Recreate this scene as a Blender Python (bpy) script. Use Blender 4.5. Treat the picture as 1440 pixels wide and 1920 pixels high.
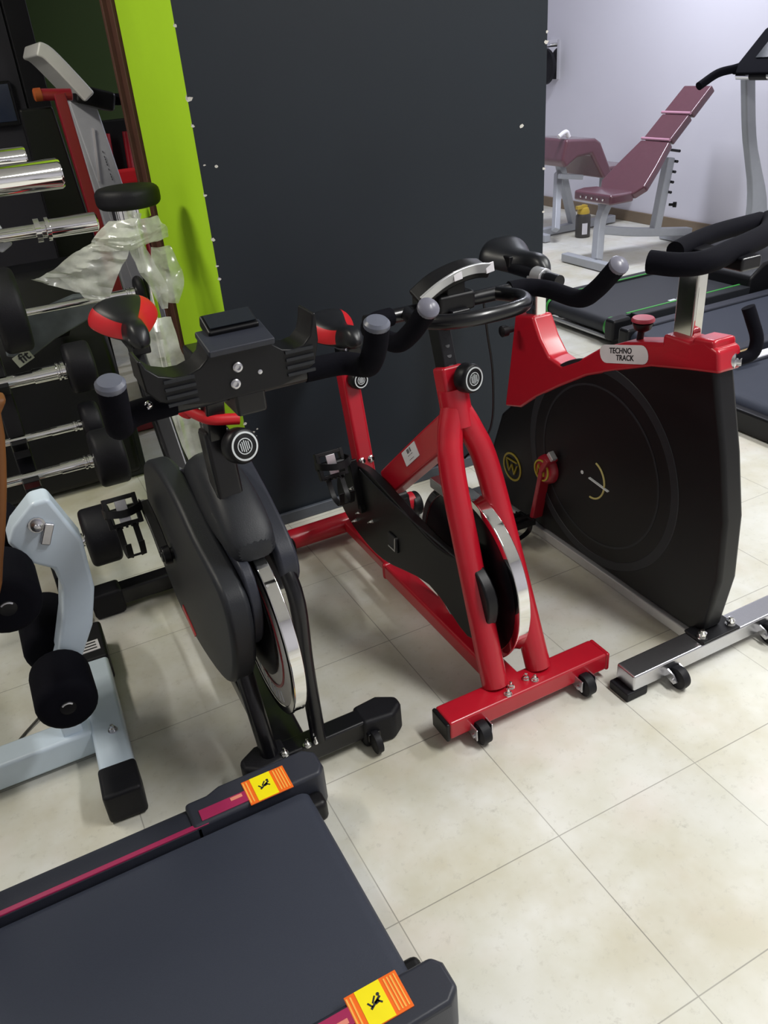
import bpy, bmesh, math, random
from mathutils import Vector, Matrix, noise
random.seed(7)
S = bpy.context.scene
for o in list(bpy.data.objects): bpy.data.objects.remove(o)
COL = S.collection

# ------------------------------------------------------------------ camera
cam = bpy.data.cameras.new('camera'); camo = bpy.data.objects.new('camera', cam); COL.objects.link(camo)
cam.sensor_fit = 'VERTICAL'; cam.sensor_height = 24.0; cam.lens = 1523.78/1920*24.0
cam.clip_start = 0.02
Rr = Vector((0.88462666, -0.46024194, -0.07492019)); Ru = Vector((0.28731422, 0.41144092, 0.86496642)); Rf = Vector((0.3672686, 0.78669799, -0.49620566))
m = Matrix((( Rr.x, Ru.x, -Rf.x, 0), (Rr.y, Ru.y, -Rf.y, 0), (Rr.z, Ru.z, -Rf.z, 0), (0, 0, 0, 1)))
m.translation = Vector((0, 0, 1.53)); camo.matrix_world = m
S.camera = camo

# ------------------------------------------------------------------ world, lamps, exposure
S.view_settings.view_transform = 'Standard'; S.view_settings.look = 'None'
S.view_settings.exposure = 0.0; S.view_settings.gamma = 1.0; S.view_settings.use_curve_mapping = False
w = bpy.data.worlds.new('world'); S.world = w; w.use_nodes = True
w.node_tree.nodes['Background'].inputs[0].default_value = (0.8, 0.9, 1.0, 1); w.node_tree.nodes['Background'].inputs[1].default_value = 0.06
def lamp(name, loc, sx, sy, power, col=(1, 1, 1)):
    l = bpy.data.lights.new(name, 'AREA'); l.shape = 'RECTANGLE'; l.size = sx; l.size_y = sy; l.energy = power; l.color = col
    o = bpy.data.objects.new(name, l); COL.objects.link(o); o.location = loc; return o
lamp('tube_lamp_entrance', (1.9, 0.2, 2.93), 0.30, 1.3, 70, (1.0, 0.99, 0.97))
lamp('tube_lamp_middle', (3.5, 1.2, 2.93), 0.30, 1.3, 62, (0.99, 1.0, 0.98))
lamp('tube_lamp_right', (4.1, 4.9, 2.93), 1.3, 0.30, 66, (0.86, 0.89, 1.0))
lamp('tube_lamp_left', (-1.1, 2.6, 2.93), 0.30, 1.3, 44, (1.0, 0.95, 0.84))

# ------------------------------------------------------------------ materials
def mat(name, col, rough=0.5, metal=0.0, var=0.06, scale=30.0, bump=0.0, coat=0.0, spec=0.5):
    M = bpy.data.materials.new(name); M.use_nodes = True; nt = M.node_tree; b = nt.nodes['Principled BSDF']
    b.inputs['Roughness'].default_value = rough; b.inputs['Metallic'].default_value = metal
    b.inputs['Specular IOR Level'].default_value = spec
    if coat: b.inputs['Coat Weight'].default_value = coat; b.inputs['Coat Roughness'].default_value = 0.12
    tc = nt.nodes.new('ShaderNodeTexCoord'); nz = nt.nodes.new('ShaderNodeTexNoise'); nz.inputs['Scale'].default_value = scale; nz.inputs['Detail'].default_value = 3
    nt.links.new(tc.outputs['Object'], nz.inputs['Vector'])
    mx = nt.nodes.new('ShaderNodeMix'); mx.data_type = 'RGBA'
    mx.inputs[6].default_value = tuple(c*(1-var) for c in col)+(1,); mx.inputs[7].default_value = tuple(min(1, c*(1+var)) for c in col)+(1,)
    nt.links.new(nz.outputs['Fac'], mx.inputs[0]); nt.links.new(mx.outputs[2], b.inputs['Base Color'])
    if bump:
        bp = nt.nodes.new('ShaderNodeBump'); bp.inputs['Strength'].default_value = bump; bp.inputs['Distance'].default_value = 0.002
        nt.links.new(nz.outputs['Fac'], bp.inputs['Height']); nt.links.new(bp.outputs['Normal'], b.inputs['Normal'])
    return M
red = mat('red_powder_coat', (0.47, 0.006, 0.020), 0.34, coat=0.3)
blk = mat('black_plastic', (0.005, 0.005, 0.0065), 0.42, spec=0.32)
blkm = mat('black_matte_plastic', (0.016, 0.018, 0.023), 0.5, bump=0.15, scale=400, spec=0.4)
blkf = mat('black_frame_paint', (0.005, 0.005, 0.007), 0.30, coat=0.2, spec=0.35)
foam = mat('black_foam', (0.005, 0.005, 0.008), 0.8, bump=0.2, scale=300, spec=0.06)
rub = mat('black_rubber', (0.007, 0.007, 0.010), 0.55, bump=0.2, scale=200, spec=0.3)
vinyl = mat('black_vinyl', (0.010, 0.011, 0.014), 0.36)
redv = mat('red_vinyl', (0.62, 0.012, 0.02), 0.4)
chrome = mat('chrome', (0.86, 0.86, 0.86), 0.07, 1.0, var=0.01)
steel = mat('brushed_steel', (0.62, 0.62, 0.66), 0.28, 1.0, var=0.05, scale=120)
wht = mat('pale_grey_powder_coat', (0.64, 0.75, 0.86), 0.36, var=0.03, coat=0.2)
gry = mat('grey_powder_coat', (0.40, 0.42, 0.46), 0.4, coat=0.2)
gcap = mat('dull_grey_cap', (0.15, 0.15, 0.19), 0.32)
msteel = mat('machined_steel', (0.75, 0.74, 0.72), 0.5, 0.85, var=0.08, scale=60)
silv = mat('silver_plastic', (0.60, 0.61, 0.64), 0.3, 0.6)
maroon = mat('maroon_vinyl', (0.120, 0.042, 0.060), 0.30, var=0.1, coat=0.9)
brownv = mat('brown_stand_in', (0.16, 0.055, 0.008), 0.6, var=0.2, scale=12)
belt = mat('treadmill_belt', (0.032, 0.038, 0.058), 0.6, bump=0.35, scale=500, var=0.1, spec=0.35)
deck = mat('dark_grey_plastic', (0.026, 0.029, 0.042), 0.45, bump=0.1, scale=300, spec=0.4)
magenta = mat('magenta_trim', (0.36, 0.018, 0.09), 0.4)
yel = mat('yellow_sticker', (0.95, 0.80, 0.0), 0.45)
orng = mat('orange_sticker', (0.90, 0.15, 0.01), 0.4)
gold = mat('gold_trim', (0.62, 0.42, 0.14), 0.25, 0.9)
whs = mat('white_sticker', (0.80, 0.78, 0.82), 0.4)
inkk = mat('black_ink', (0.015, 0.015, 0.02), 0.5)
inkw = mat('white_ink', (0.70, 0.74, 0.76), 0.5)
inky = mat('yellow_ink', (0.42, 0.34, 0.03), 0.4)
grn = mat('green_trim', (0.07, 0.42, 0.08), 0.35)
knobred = mat('dusty_red_plastic', (0.40, 0.04, 0.07), 0.45)
dkred = mat('dark_red_paint', (0.30, 0.008, 0.02), 0.35, coat=0.2)
knobg = mat('knob_face', (0.03, 0.045, 0.06), 0.35)
brownwood = mat('brown_wood', (0.09, 0.035, 0.022), 0.6, var=0.35, scale=9)
glassd = mat('dark_screen', (0.012, 0.016, 0.022), 0.12)
yelcap = mat('yellow_plastic', (0.55, 0.38, 0.05), 0.4)
canm = mat('dark_can_metal', (0.06, 0.055, 0.05), 0.4)
limep = mat('lime_paint', (0.50, 0.86, 0.022), 0.6, var=0.06, scale=5, bump=0.15)
blackp = mat('charcoal_wall_paint', (0.013, 0.018, 0.025), 0.55, var=0.12, scale=3, bump=0.1, spec=0.3)
chipm = mat('bare_plaster', (0.62, 0.60, 0.55), 0.8, var=0.15)
whitep = mat('white_wall_paint', (0.70, 0.69, 0.76), 0.7, var=0.035, scale=1.3, bump=0.08)
limeshade = mat('shaded_lime_wall', (0.030, 0.062, 0.006), 0.7, var=0.12, scale=2)  # lime wall with its dim light put into the colour
darkp = mat('dark_slate_paint', (0.020, 0.020, 0.028), 0.6, var=0.1, scale=3)
ceilm = mat('ceiling_paint', (0.72, 0.72, 0.70), 0.85, var=0.03, scale=2)
skirt = mat('grey_skirting', (0.07, 0.08, 0.10), 0.5, var=0.2, scale=20)
skirtb = mat('brown_skirting', (0.20, 0.15, 0.10), 0.6, var=0.2, scale=6)

def floor_mat():
    M = bpy.data.materials.new('cream_vinyl_tiles'); M.use_nodes = True; nt = M.node_tree; b = nt.nodes['Principled BSDF']; N = nt.nodes.new; L = nt.links.new
    tc = N('ShaderNodeTexCoord')
    mp = N('ShaderNodeMapping'); mp.inputs['Location'].default_value = (-0.3905, -0.5340, 0); L(tc.outputs['Object'], mp.inputs['Vector'])
    sp = N('ShaderNodeSeparateXYZ'); L(mp.outputs[0], sp.inputs[0])
    def math(op, a, bv=None, c=None):
        n = N('ShaderNodeMath'); n.operation = op
        for i, v in enumerate((a, bv, c)):
            if v is None: continue
            if isinstance(v, (int, float)): n.inputs[i].default_value = v
            else: L(v, n.inputs[i])
        return n.outputs[0]
    T = 0.4006
    d = []
    for ax in (0, 1):
        u = math('DIVIDE', sp.outputs[ax], T); fr = math('FRACT', math('ADD', u, 100.0))
        d.append(math('MULTIPLY', math('MINIMUM', fr, math('SUBTRACT', 1.0, fr)), T))
    dm = math('MINIMUM', d[0], d[1])
    ln = N('ShaderNodeMapRange'); L(dm, ln.inputs[0]); ln.inputs[1].default_value = 0.0004; ln.inputs[2].default_value = 0.0018; ln.inputs[3].default_value = 1; ln.inputs[4].default_value = 0
    brk = N('ShaderNodeTexNoise'); brk.inputs['Scale'].default_value = 2.3; L(tc.outputs['Object'], brk.inputs['Vector'])
    lnf = math('MULTIPLY', ln.outputs[0], math('MULTIPLY_ADD', brk.outputs['Fac'], 1.3, 0.0))
    # per tile tone
    sn = N('ShaderNodeVectorMath'); sn.operation = 'FLOOR'; dv = N('ShaderNodeVectorMath'); dv.operation = 'SCALE'; dv.inputs['Scale'].default_value = 1/T
    L(mp.outputs[0], dv.inputs[0]); L(dv.outputs[0], sn.inputs[0]); wn = N('ShaderNodeTexWhiteNoise'); wn.noise_dimensions = '2D'; L(sn.outputs[0], wn.inputs['Vector'])
    def nz(sc, det, rough=0.5):
        n = N('ShaderNodeTexNoise'); n.inputs['Scale'].default_value = sc; n.inputs['Detail'].default_value = det; n.inputs['Roughness'].default_value = rough; L(tc.outputs['Object'], n.inputs['Vector']); return n.outputs['Fac']
    def mix(fac, a, bb):
        n = N('ShaderNodeMix'); n.data_type = 'RGBA'
        if isinstance(fac, float): n.inputs[0].default_value = fac
        else: L(fac, n.inputs[0])
        for i, v in ((6, a), (7, bb)):
            if isinstance(v, tuple): n.inputs[i].default_value = v+(1,)
            else: L(v, n.inputs[i])
        return n.outputs[2]
    def rng(v, a, b_, c=0.0, e=1.0):
        n = N('ShaderNodeMapRange'); L(v, n.inputs[0]); n.inputs[1].default_value = a; n.inputs[2].default_value = b_; n.inputs[3].default_value = c; n.inputs[4].default_value = e; return n.outputs[0]
    c = mix(rng(nz(7, 5), .35, .65), (0.66, 0.655, 0.575), (0.75, 0.75, 0.71))
    c = mix(rng(nz(2.4, 5, .6), .45, .66, 0, .75), c, (0.54, 0.50, 0.37))
    c = mix(rng(nz(3.6, 3), .54, .68, 0, .28), c, (0.72, 0.61, 0.55))
    c = mix(rng(nz(45, 4, .75), .56, .70, 0, .30), c, (0.40, 0.38, 0.33))
    c = mix(rng(nz(9, 6, .82), .62, .72, 0, .45), c, (0.30, 0.28, 0.24))
    c = mix(math('MULTIPLY', wn.outputs['Value'], 0.10), c, (0.50, 0.48, 0.40))
    c = mix(lnf, c, (0.16, 0.15, 0.13))
    L(c, b.inputs['Base Color'])
    L(rng(nz(9, 4), .3, .7, .30, .48), b.inputs['Roughness'])
    return M
floorm = floor_mat()

def film_mat():
    M = bpy.data.materials.new('clear_plastic_film'); M.use_nodes = True; nt = M.node_tree; N = nt.nodes.new; L = nt.links.new
    out = nt.nodes['Material Output']; nt.nodes.remove(nt.nodes['Principled BSDF'])
    tr = N('ShaderNodeBsdfTransparent'); df = N('ShaderNodeBsdfDiffuse'); df.inputs[0].default_value = (0.90, 0.92, 0.86, 1)
    tl = N('ShaderNodeBsdfTranslucent'); tl.inputs[0].default_value = (0.90, 0.92, 0.86, 1)
    gl = N('ShaderNodeBsdfGlossy'); gl.inputs['Roughness'].default_value = 0.22
    a = N('ShaderNodeMixShader'); a.inputs[0].default_value = 0.4; L(df.outputs[0], a.inputs[1]); L(tl.outputs[0], a.inputs[2])
    bq = N('ShaderNodeMixShader'); bq.inputs[0].default_value = 0.14; L(a.outputs[0], bq.inputs[1]); L(gl.outputs[0], bq.inputs[2])
    tc = N('ShaderNodeTexCoord'); nz = N('ShaderNodeTexNoise'); nz.inputs['Scale'].default_value = 16; nz.inputs['Detail'].default_value = 4; L(tc.outputs['Object'], nz.inputs['Vector'])
    mr = N('ShaderNodeMapRange'); L(nz.outputs['Fac'], mr.inputs[0]); mr.inputs[1].default_value = .3; mr.inputs[2].default_value = .7; mr.inputs[3].default_value = .45; mr.inputs[4].default_value = .92
    c = N('ShaderNodeMixShader'); L(mr.outputs[0], c.inputs[0]); L(tr.outputs[0], c.inputs[1]); L(bq.outputs[0], c.inputs[2]); L(c.outputs[0], out.inputs[0])
    return M
film = film_mat()

# ------------------------------------------------------------------ mesh helpers
def V(*a): return Vector(a[0]) if len(a) == 1 else Vector(a)
def frame(d, up=(0, 0, 1)):
    d = V(d).normalized(); u = V(up)
    if abs(d.dot(u.normalized())) > 0.98: u = V(0, 1, 0)
    s = d.cross(u).normalized(); return s, s.cross(d).normalized(), d     # side, up, dir
def crom(pts, n):
    P = [V(p) for p in pts]
    if n <= 1 or len(P) < 3: return P
    out = []
    for i in range(len(P)-1):
        a = P[i-1] if i else P[0]*2-P[1]; b = P[i]; c = P[i+1]; d = P[i+2] if i+2 < len(P) else P[-1]*2-P[-2]
        for k in range(n):
            t = k/n; out.append(0.5*((2*b)+(c-a)*t+(2*a-5*b+4*c-d)*t*t+(3*b-a-3*c+d)*t**3))
    return out+[P[-1]]
class G:
    def __init__(s): s.bm = bmesh.new(); s.mi = 0
    def face(s, vs):
        try:
            f = s.bm.faces.new(vs); f.material_index = s.mi; return f
        except ValueError: return None
    def ring(s, rings, cap=True, close=False):
        R = [[s.bm.verts.new(p) for p in r] for r in rings]; n = len(R[0])
        pairs = list(zip(R[:-1], R[1:]))+([(R[-1], R[0])] if close else [])
        for a, b in pairs:
            for i in range(n): s.face((a[i], a[(i+1) % n], b[(i+1) % n], b[i]))
        if cap and not close: s.face(R[0][::-1]); s.face(R[-1])
        return s
    def box(s, c, size, rot=None):
        c = V(c); h = V(size)/2; rot = rot or Matrix.Identity(3)
        P = lambda z: [c+rot @ V(x*h.x, y*h.y, z*h.z) for x, y in ((-1, -1), (1, -1), (1, 1), (-1, 1))]
        return s.ring([P(-1), P(1)])
    def beam(s, pts, w, h, up=(0, 0, 1), n=1):       # rectangular bar: w across, h along up
        P = crom(pts, n); rs = []
        for i, p in enumerate(P):
            d = (P[min(i+1, len(P)-1)]-P[max(i-1, 0)]); a, b, _ = frame(d, up)
            k = 1.0
            if 0 < i < len(P)-1:
                c = (P[i]-P[i-1]).normalized().dot((P[i+1]-P[i]).normalized()); k = 1/max(.5, math.sqrt((1+c)/2))
            ww = w[i] if isinstance(w, (list, tuple)) else w
            hh = h[i] if isinstance(h, (list, tuple)) else h
            rs.append([p+a*x*ww/2+b*y*hh/2*k for x, y in ((-1, -1), (1, -1), (1, 1), (-1, 1))])
        return s.ring(rs)
    def tube(s, pts, r, seg=14, n=6, close=False):
        P = crom(pts, n); rs = []; pa = None
        for i, p in enumerate(P):
            if close: d = P[(i+1) % len(P)]-P[i-1]
            else: d = P[min(i+1, len(P)-1)]-P[max(i-1, 0)]
            if pa is None: a, b, _ = frame(d)
            else:
                dn = d.normalized(); a = (pa-dn*pa.dot(dn)).normalized(); b = a.cross(dn)
            pa = a; rr = r if not isinstance(r, (list, tuple)) else r[0]+(r[-1]-r[0])*i/(len(P)-1)
            rs.append([p+a*rr*math.cos(t)+b*rr*math.sin(t) for t in [2*math.pi*k/seg for k in range(seg)]])
        return s.ring(rs, close=close)
    def cyl(s, p0, p1, r, r1=None, seg=24):
        return s.lathe(p0, V(p1)-V(p0), [(r, 0), (r if r1 is None else r1, (V(p1)-V(p0)).length)], seg)
    def lathe(s, p0, d, prof, seg=28):               # prof: (radius, height along d)
        a, b, dn = frame(d); p0 = V(p0); rs = []
        for r, hh in prof:
            rs.append([p0+dn*hh+(a*math.cos(t)+b*math.sin(t))*max(r, 1e-4) for t in [2*math.pi*k/seg for k in range(seg)]])
        return s.ring(rs)
    def round_cyl(s, p0, p1, r, e=0.012, seg=28):
        L = (V(p1)-V(p0)).length
        pr = [(r-e, 0)]+[(r-e+e*math.sin(t), e-e*math.cos(t)) for t in (.4, .8, 1.2, 1.57)]
        pr += [(q, L-hh) for q, hh in reversed(pr)]
        return s.lathe(p0, V(p1)-V(p0), pr, seg)
    def annulus(s, c, d, r0, r1, w, seg=48):          # thick ring centred on c
        a, b, dn = frame(d); c = V(c); rs = []
        for k in range(seg):
            t = 2*math.pi*k/seg; e = a*math.cos(t)+b*math.sin(t)
            rs.append([c+e*r0-dn*w/2, c+e*r1-dn*w/2, c+e*r1+dn*w/2, c+e*r0+dn*w/2])
        return s.ring(rs, close=True)
    def prism(s, poly, axis, a0, a1, n=1, inset=0.0, ins_d=0.0):  # poly in the two other axes, in xyz order
        if n > 1:
            q = [V(p[0], p[1], 0) for p in poly]; k = len(q); out = []
            for i in range(k):
                a, b, c, d = q[i-1], q[i], q[(i+1) % k], q[(i+2) % k]
                for j in range(n):
                    t = j/n; v = 0.5*((2*b)+(c-a)*t+(2*a-5*b+4*c-d)*t*t+(3*b-a-3*c+d)*t**3); out.append((v.x, v.y))
            poly = out
        mk = {'x': lambda p, a: V(a, p[0], p[1]), 'y': lambda p, a: V(p[0], a, p[1]), 'z': lambda p, a: V(p[0], p[1], a)}[axis]
        lo = [s.bm.verts.new(mk(p, a0)) for p in poly]; hi = [s.bm.verts.new(mk(p, a1)) for p in poly]
        f0 = s.face(lo[::-1]); f1 = s.face(hi)
        for i in range(len(poly)):
            j = (i+1) % len(poly); s.face((lo[i], lo[j], hi[j], hi[i]))
        return s
    def grid(s, rows, mif=None):
        R = [[s.bm.verts.new(p) for p in r] for r in rows]
        for i in range(len(R)-1):
            for j in range(len(R[0])-1): s.face((R[i][j], R[i][j+1], R[i+1][j+1], R[i+1][j]))
        return s
    def ell(s, c, rad, rot=None, u=20, v=12):
        c = V(c); rot = rot or Matrix.Identity(3); rs = []
        for i in range(1, v):
            t = math.pi*i/v; rs.append([c+rot @ V(rad[0]*math.sin(t)*math.cos(p), rad[1]*math.sin(t)*math.sin(p), -rad[2]*math.cos(t)) for p in [2*math.pi*k/u for k in range(u)]])
        return s.ring(rs)
    def build(s, name, m, parent=None, bevel=0.0, seg=2, subd=0, ang=40, solid=0.0):
        bmesh.ops.remove_doubles(s.bm, verts=s.bm.verts, dist=1e-6)
        bmesh.ops.recalc_face_normals(s.bm, faces=s.bm.faces)
        org = parent_origin(parent) if parent else V(0, 0, 0)
        bmesh.ops.translate(s.bm, verts=s.bm.verts, vec=-org)
        for f in s.bm.faces: f.smooth = True
        for e in s.bm.edges:
            if len(e.link_faces) == 2 and e.calc_face_angle(0) > math.radians(ang): e.smooth = False
        me = bpy.data.meshes.new(name); s.bm.to_mesh(me); s.bm.free()
        for q in (m if isinstance(m, (list, tuple)) else [m]): me.materials.append(q)
        o = bpy.data.objects.new(name, me); COL.objects.link(o)
        if parent: o.parent = parent
        if solid: md = o.modifiers.new('solid', 'SOLIDIFY'); md.thickness = solid; md.offset = 0
        if bevel:
            for e in me.edges: e.use_edge_sharp = False
            md = o.modifiers.new('bevel', 'BEVEL'); md.width = bevel; md.segments = seg; md.limit_method = 'ANGLE'; md.angle_limit = math.radians(ang); md.harden_normals = True
        if subd:
            md = o.modifiers.new('sub', 'SUBSURF'); md.levels = subd; md.render_levels = subd
        return o
ORG = {}
def parent_origin(p):
    v = V(0, 0, 0)
    while p is not None:
        v = v+p.location; p = p.parent
    return v
def thing(name, label, cat, loc, group=None):
    o = bpy.data.objects.new(name, None); COL.objects.link(o); o.location = loc; o.empty_display_size = 0.1
    return tag(o, label, cat, group)
def tag(o, label, cat, group=None, kind=None):
    o['label'] = label; o['category'] = cat
    if group: o['group'] = group
    if kind: o['kind'] = kind
    return o
def struct(o): o['kind'] = 'structure'; return o
def rotm(ax, deg): return Matrix.Rotation(math.radians(deg), 3, ax)
def plabel(o, t): o['label'] = t; return o
def text(s, size, origin, xdir, ydir, m, parent, name='lettering', depth=0.0006, shear=0.0, bold=0.0, align='CENTER'):
    c = bpy.data.curves.new(name, 'FONT'); c.body = s; c.size = size; c.align_x = align; c.align_y = 'CENTER'; c.extrude = depth; c.shear = shear; c.offset = bold
    to = bpy.data.objects.new('tmp', c); COL.objects.link(to); dg = bpy.context.evaluated_depsgraph_get(); dg.update()
    me = bpy.data.meshes.new_from_object(to.evaluated_get(dg)); bpy.data.objects.remove(to)
    x = V(xdir).normalized(); z = x.cross(V(ydir)).normalized(); y = z.cross(x)
    for v in me.vertices: v.co = V(origin)+x*v.co.x+y*v.co.y+z*v.co.z-parent_origin(parent)
    me.materials.clear(); me.materials.append(m); me.name = name
    o = bpy.data.objects.new(name, me); COL.objects.link(o); o.parent = parent; return o
def quadplate(c, xdir, ydir, w, h, t=0.001, r=0.2):
    """thin rounded plate as polygon rings"""
    x = V(xdir).normalized(); z = x.cross(V(ydir)).normalized(); y = z.cross(x); c = V(c); rr = min(w, h)*r; P = []
    for cx, cy, a0 in ((w/2-rr, h/2-rr, 0), (-w/2+rr, h/2-rr, 90), (-w/2+rr, -h/2+rr, 180), (w/2-rr, -h/2+rr, 270)):
        for k in range(5):
            a = math.radians(a0+k*22.5); P.append((cx+rr*math.cos(a), cy+rr*math.sin(a)))
    return [[c+x*px+y*py+z*zz for px, py in P] for zz in (0, t)]
def bolt(p, d, parent, r=0.010, m=None, name='bolt'):
    g = G(); dn = V(d).normalized()
    g.lathe(p, d, [(r*1.35, 0), (r*1.35, .003), (r, .003), (r, .009), (r*.55, .012), (r*.5, .018), (.001, .019)], 12)
    return g.build(name, m or chrome, parent)
def saddle(parent, xc, y0, z0, L=0.27, W=0.105, side=None, name='saddle', drop=0.02, noseup=0.0):
    """bicycle seat, nose towards -y"""
    g = G(); rs = []; ns = 16; nr = 24
    for i in range(ns+1):
        t = i/ns; y = y0-L*t
        hw = W*(1-t**1.5)**0.9*0.72+0.030+0.0*t if t < 1 else 0.03
        hw = (0.030+(W-0.030)*(0.5+0.5*math.cos(math.pi*min(1, t/0.72)))) 
        e = math.sqrt(max(0.0, 1-abs(2*t-1)**7)); hw = max(hw*e, .006); hh = max(0.034*e, .004)
        zc = z0+0.012*math.cos(2.2*math.pi*t)-drop*t*t+noseup*t
        rs.append([V(xc+hw*math.copysign(abs(math.cos(a))**0.75, math.cos(a)), y, zc+hh*math.copysign(abs(math.sin(a))**0.8, math.sin(a))-0.03*(abs(math.cos(a))**3)*(1-t)) for a in [2*math.pi*k/nr for k in range(nr)]])
    g.ring(rs)
    if side:
        g.bm.verts.ensure_lookup_table(); g.bm.verts.index_update()
        for f in g.bm.faces:
            if len(f.verts) != 4: continue
            ids = [v.index for v in f.verts]; si = min(i // nr for i in ids); ks = sorted(i % nr for i in ids); k = ks[-1] if ks[0] == 0 and ks[-1] == nr-1 else ks[0]
            if si/ns < .60 and (k <= 3 or 9 <= k <= 12 or k >= nr-2): f.material_index = 1
    o = g.build(name, [vinyl, side or vinyl], parent, subd=1)
    g = G(); 
    for q in (-1, 1): g.tube([(xc+q*.02, y0-L*.8, z0-.04), (xc+q*.022, y0-L*.5, z0-.052), (xc+q*.035, y0-L*.12, z0-.03)], .004, 8)
    g.build('saddle_rail', steel, o)
    return o
def pedal(parent, c, xs, cage=True, rot=None):
    """pedal body with toe cage, axis along x; built hanging"""
    c = V(c); R = rot or Matrix.Identity(3)
    g = G()
    for q in (-1, 1): g.box(c+R @ V(q*.040, 0, 0), (.012, .085, .022), R)
    g.box(c+R @ V(0, .036, 0), (.085, .012, .02), R); g.box(c+R @ V(0, -.036, 0), (.085, .012, .02), R); g.cyl(c+R @ V(-.05, 0, 0), c+R @ V(.05, 0, 0), .012)
    for k in range(5): g.box(c+R @ V(-.028+k*.014, -.043, 0), (.006, .008, .026), R)
    o = g.build('pedal', blk, parent, bevel=.002)
    g = G(); g.box(c+R @ V(0, 0, .012), (.03, .06, .004), R); plabel(g.build('pedal_plate', steel, o, bevel=.001), 'steel plate')
    if cage:
        g = G()
        for q in (-.022, .022): g.beam([c+R @ V(q, -.04, .0), c+R @ V(q, -.10, .01), c+R @ V(q*.8, -.125, .045), c+R @ V(q*.8, -.09, .075)], .016, .004, up=R @ V(0, 0, 1), n=4)
        g.box(c+R @ V(0, -.123, .04), (.05, .006, .02), R); g.build('toe_clip', blk, o, bevel=.001)
        g = G(); g.beam([c+R @ V(-.05, .01, 0), c+R @ V(-.045, .0, .05), c+R @ V(0, -.01, .075), c+R @ V(.045, 0, .05), c+R @ V(.05, .01, 0)], .003, .02, up=R @ V(0, 1, 0), n=4)
        g.build('toe_strap', blk, o)
    return o

# ------------------------------------------------------------------ setting
g = G(); g.box((1.2, 2.6, -.05), (9.2, 11.4, .1)); struct(g.build('floor', floorm))
g = G(); g.box((1.2, 2.6, 3.05), (9.2, 11.4, .1)); struct(g.build('ceiling', ceilm))
g = G(); g.box((5.45, 2.6, 1.5), (.1, 11.4, 3.0)); struct(g.build('wall_right', whitep))
g = G(); g.box((3.7, 7.9, 1.5), (3.4, .1, 3)); struct(g.build('wall_back_right', whitep))
g = G(); g.box((-.5, 5.75, 1.5), (5.0, .1, 3)); struct(g.build('wall_back', limeshade))
g = G(); g.box((-2.95, 2.6, 1.5), (.1, 11.4, 3)); struct(g.build('wall_left', whitep))
g = G(); g.box((1.2, -2.95, 1.5), (9.2, .1, 3)); struct(g.build('wall_front', whitep))
g = G(); g.box((2.05, 6.8, 1.5), (.1, 2.1, 3)); struct(g.build('wall_partition', whitep))
g = G(); g.box((-1.25, 4.95, 1.5), (3.5, .08, 3)); struct(g.build('wall_left_panel', darkp))
g = G(); g.box((.56, 4.93, 1.5), (.11, .14, 3)); struct(g.build('trim_1', blk, bevel=.005))
# pillar: charcoal front, lime side, chipped corners
g = G()
x0, x1, y0, y1 = .695, 1.96, 2.57, 3.27
P = [V(x0, y0, 0), V(x1, y0, 0), V(x1, y1, 0), V(x0, y1, 0)]
for i in range(4):
    a, b = P[i], P[(i+1) % 4]; g.mi = 1 if i == 3 else 0
    g.face([g.bm.verts.new(q) for q in (a, b, b+V(0, 0, 3), a+V(0, 0, 3))])
g.mi = 2
def chip(c, n, r, sd):
    random.seed(sd); a, b, d = frame(n); k = 7
    g.face([g.bm.verts.new(V(c)+d*.0008+(a*math.cos(2*math.pi*i/k)*r*random.uniform(.6, 1.2)+b*math.sin(2*math.pi*i/k)*r*random.uniform(.4, .9))) for i in range(k)])
for c, r in (((.711, 1.263), .0045), ((.746, 1.255), .006), ((1.858, 1.25), .010), ((.722, .392), .006), ((.738, .40), .004), ((.73, .375), .004)): chip((c[0], y0, c[1]), (0, -1, 0), r, int(c[0]*1000))
for z, r in ((1.62, .006), (1.44, .012), (1.37, .006), (1.18, .006), (1.05, .008), (.97, .005), (.93, .006), (.80, .008), (.64, .007), (.60, .012), (.47, .014), (.43, .008), (.30, .007)):
    chip((x0+r*.3, y0, z), (0, -1, 0), r, int(z*1000)); chip((x0, y0+r*.3, z+.004), (-1, 0, 0), r*.8, int(z*977))
for z, r in ((1.5, .01), (1.1, .008), (1.53, .006), (.95, .006)): chip((x1-r*.3, y0, z), (0, -1, 0), r, int(z*991))
struct(g.build('wall_center', [blackp, limep, chipm]))
g = G(); g.box((1.3275, 2.562, .022), (1.28, .016, .044)); g.box((.689, 2.915, .022), (.012, .70, .044)); struct(g.build('baseboard_center', skirt, bevel=.004))
g = G(); g.box((5.39, 2.6, .045), (.02, 11, .09)); struct(g.build('baseboard_right', skirtb, bevel=.004))
g = G(); g.box((.700, 3.34, 1.5), (.035, .12, 3.0)); g.box((.69, 3.36, 1.5), (.05, .03, 3.0)); struct(g.build('trim_2', brownwood, bevel=.004))

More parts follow.
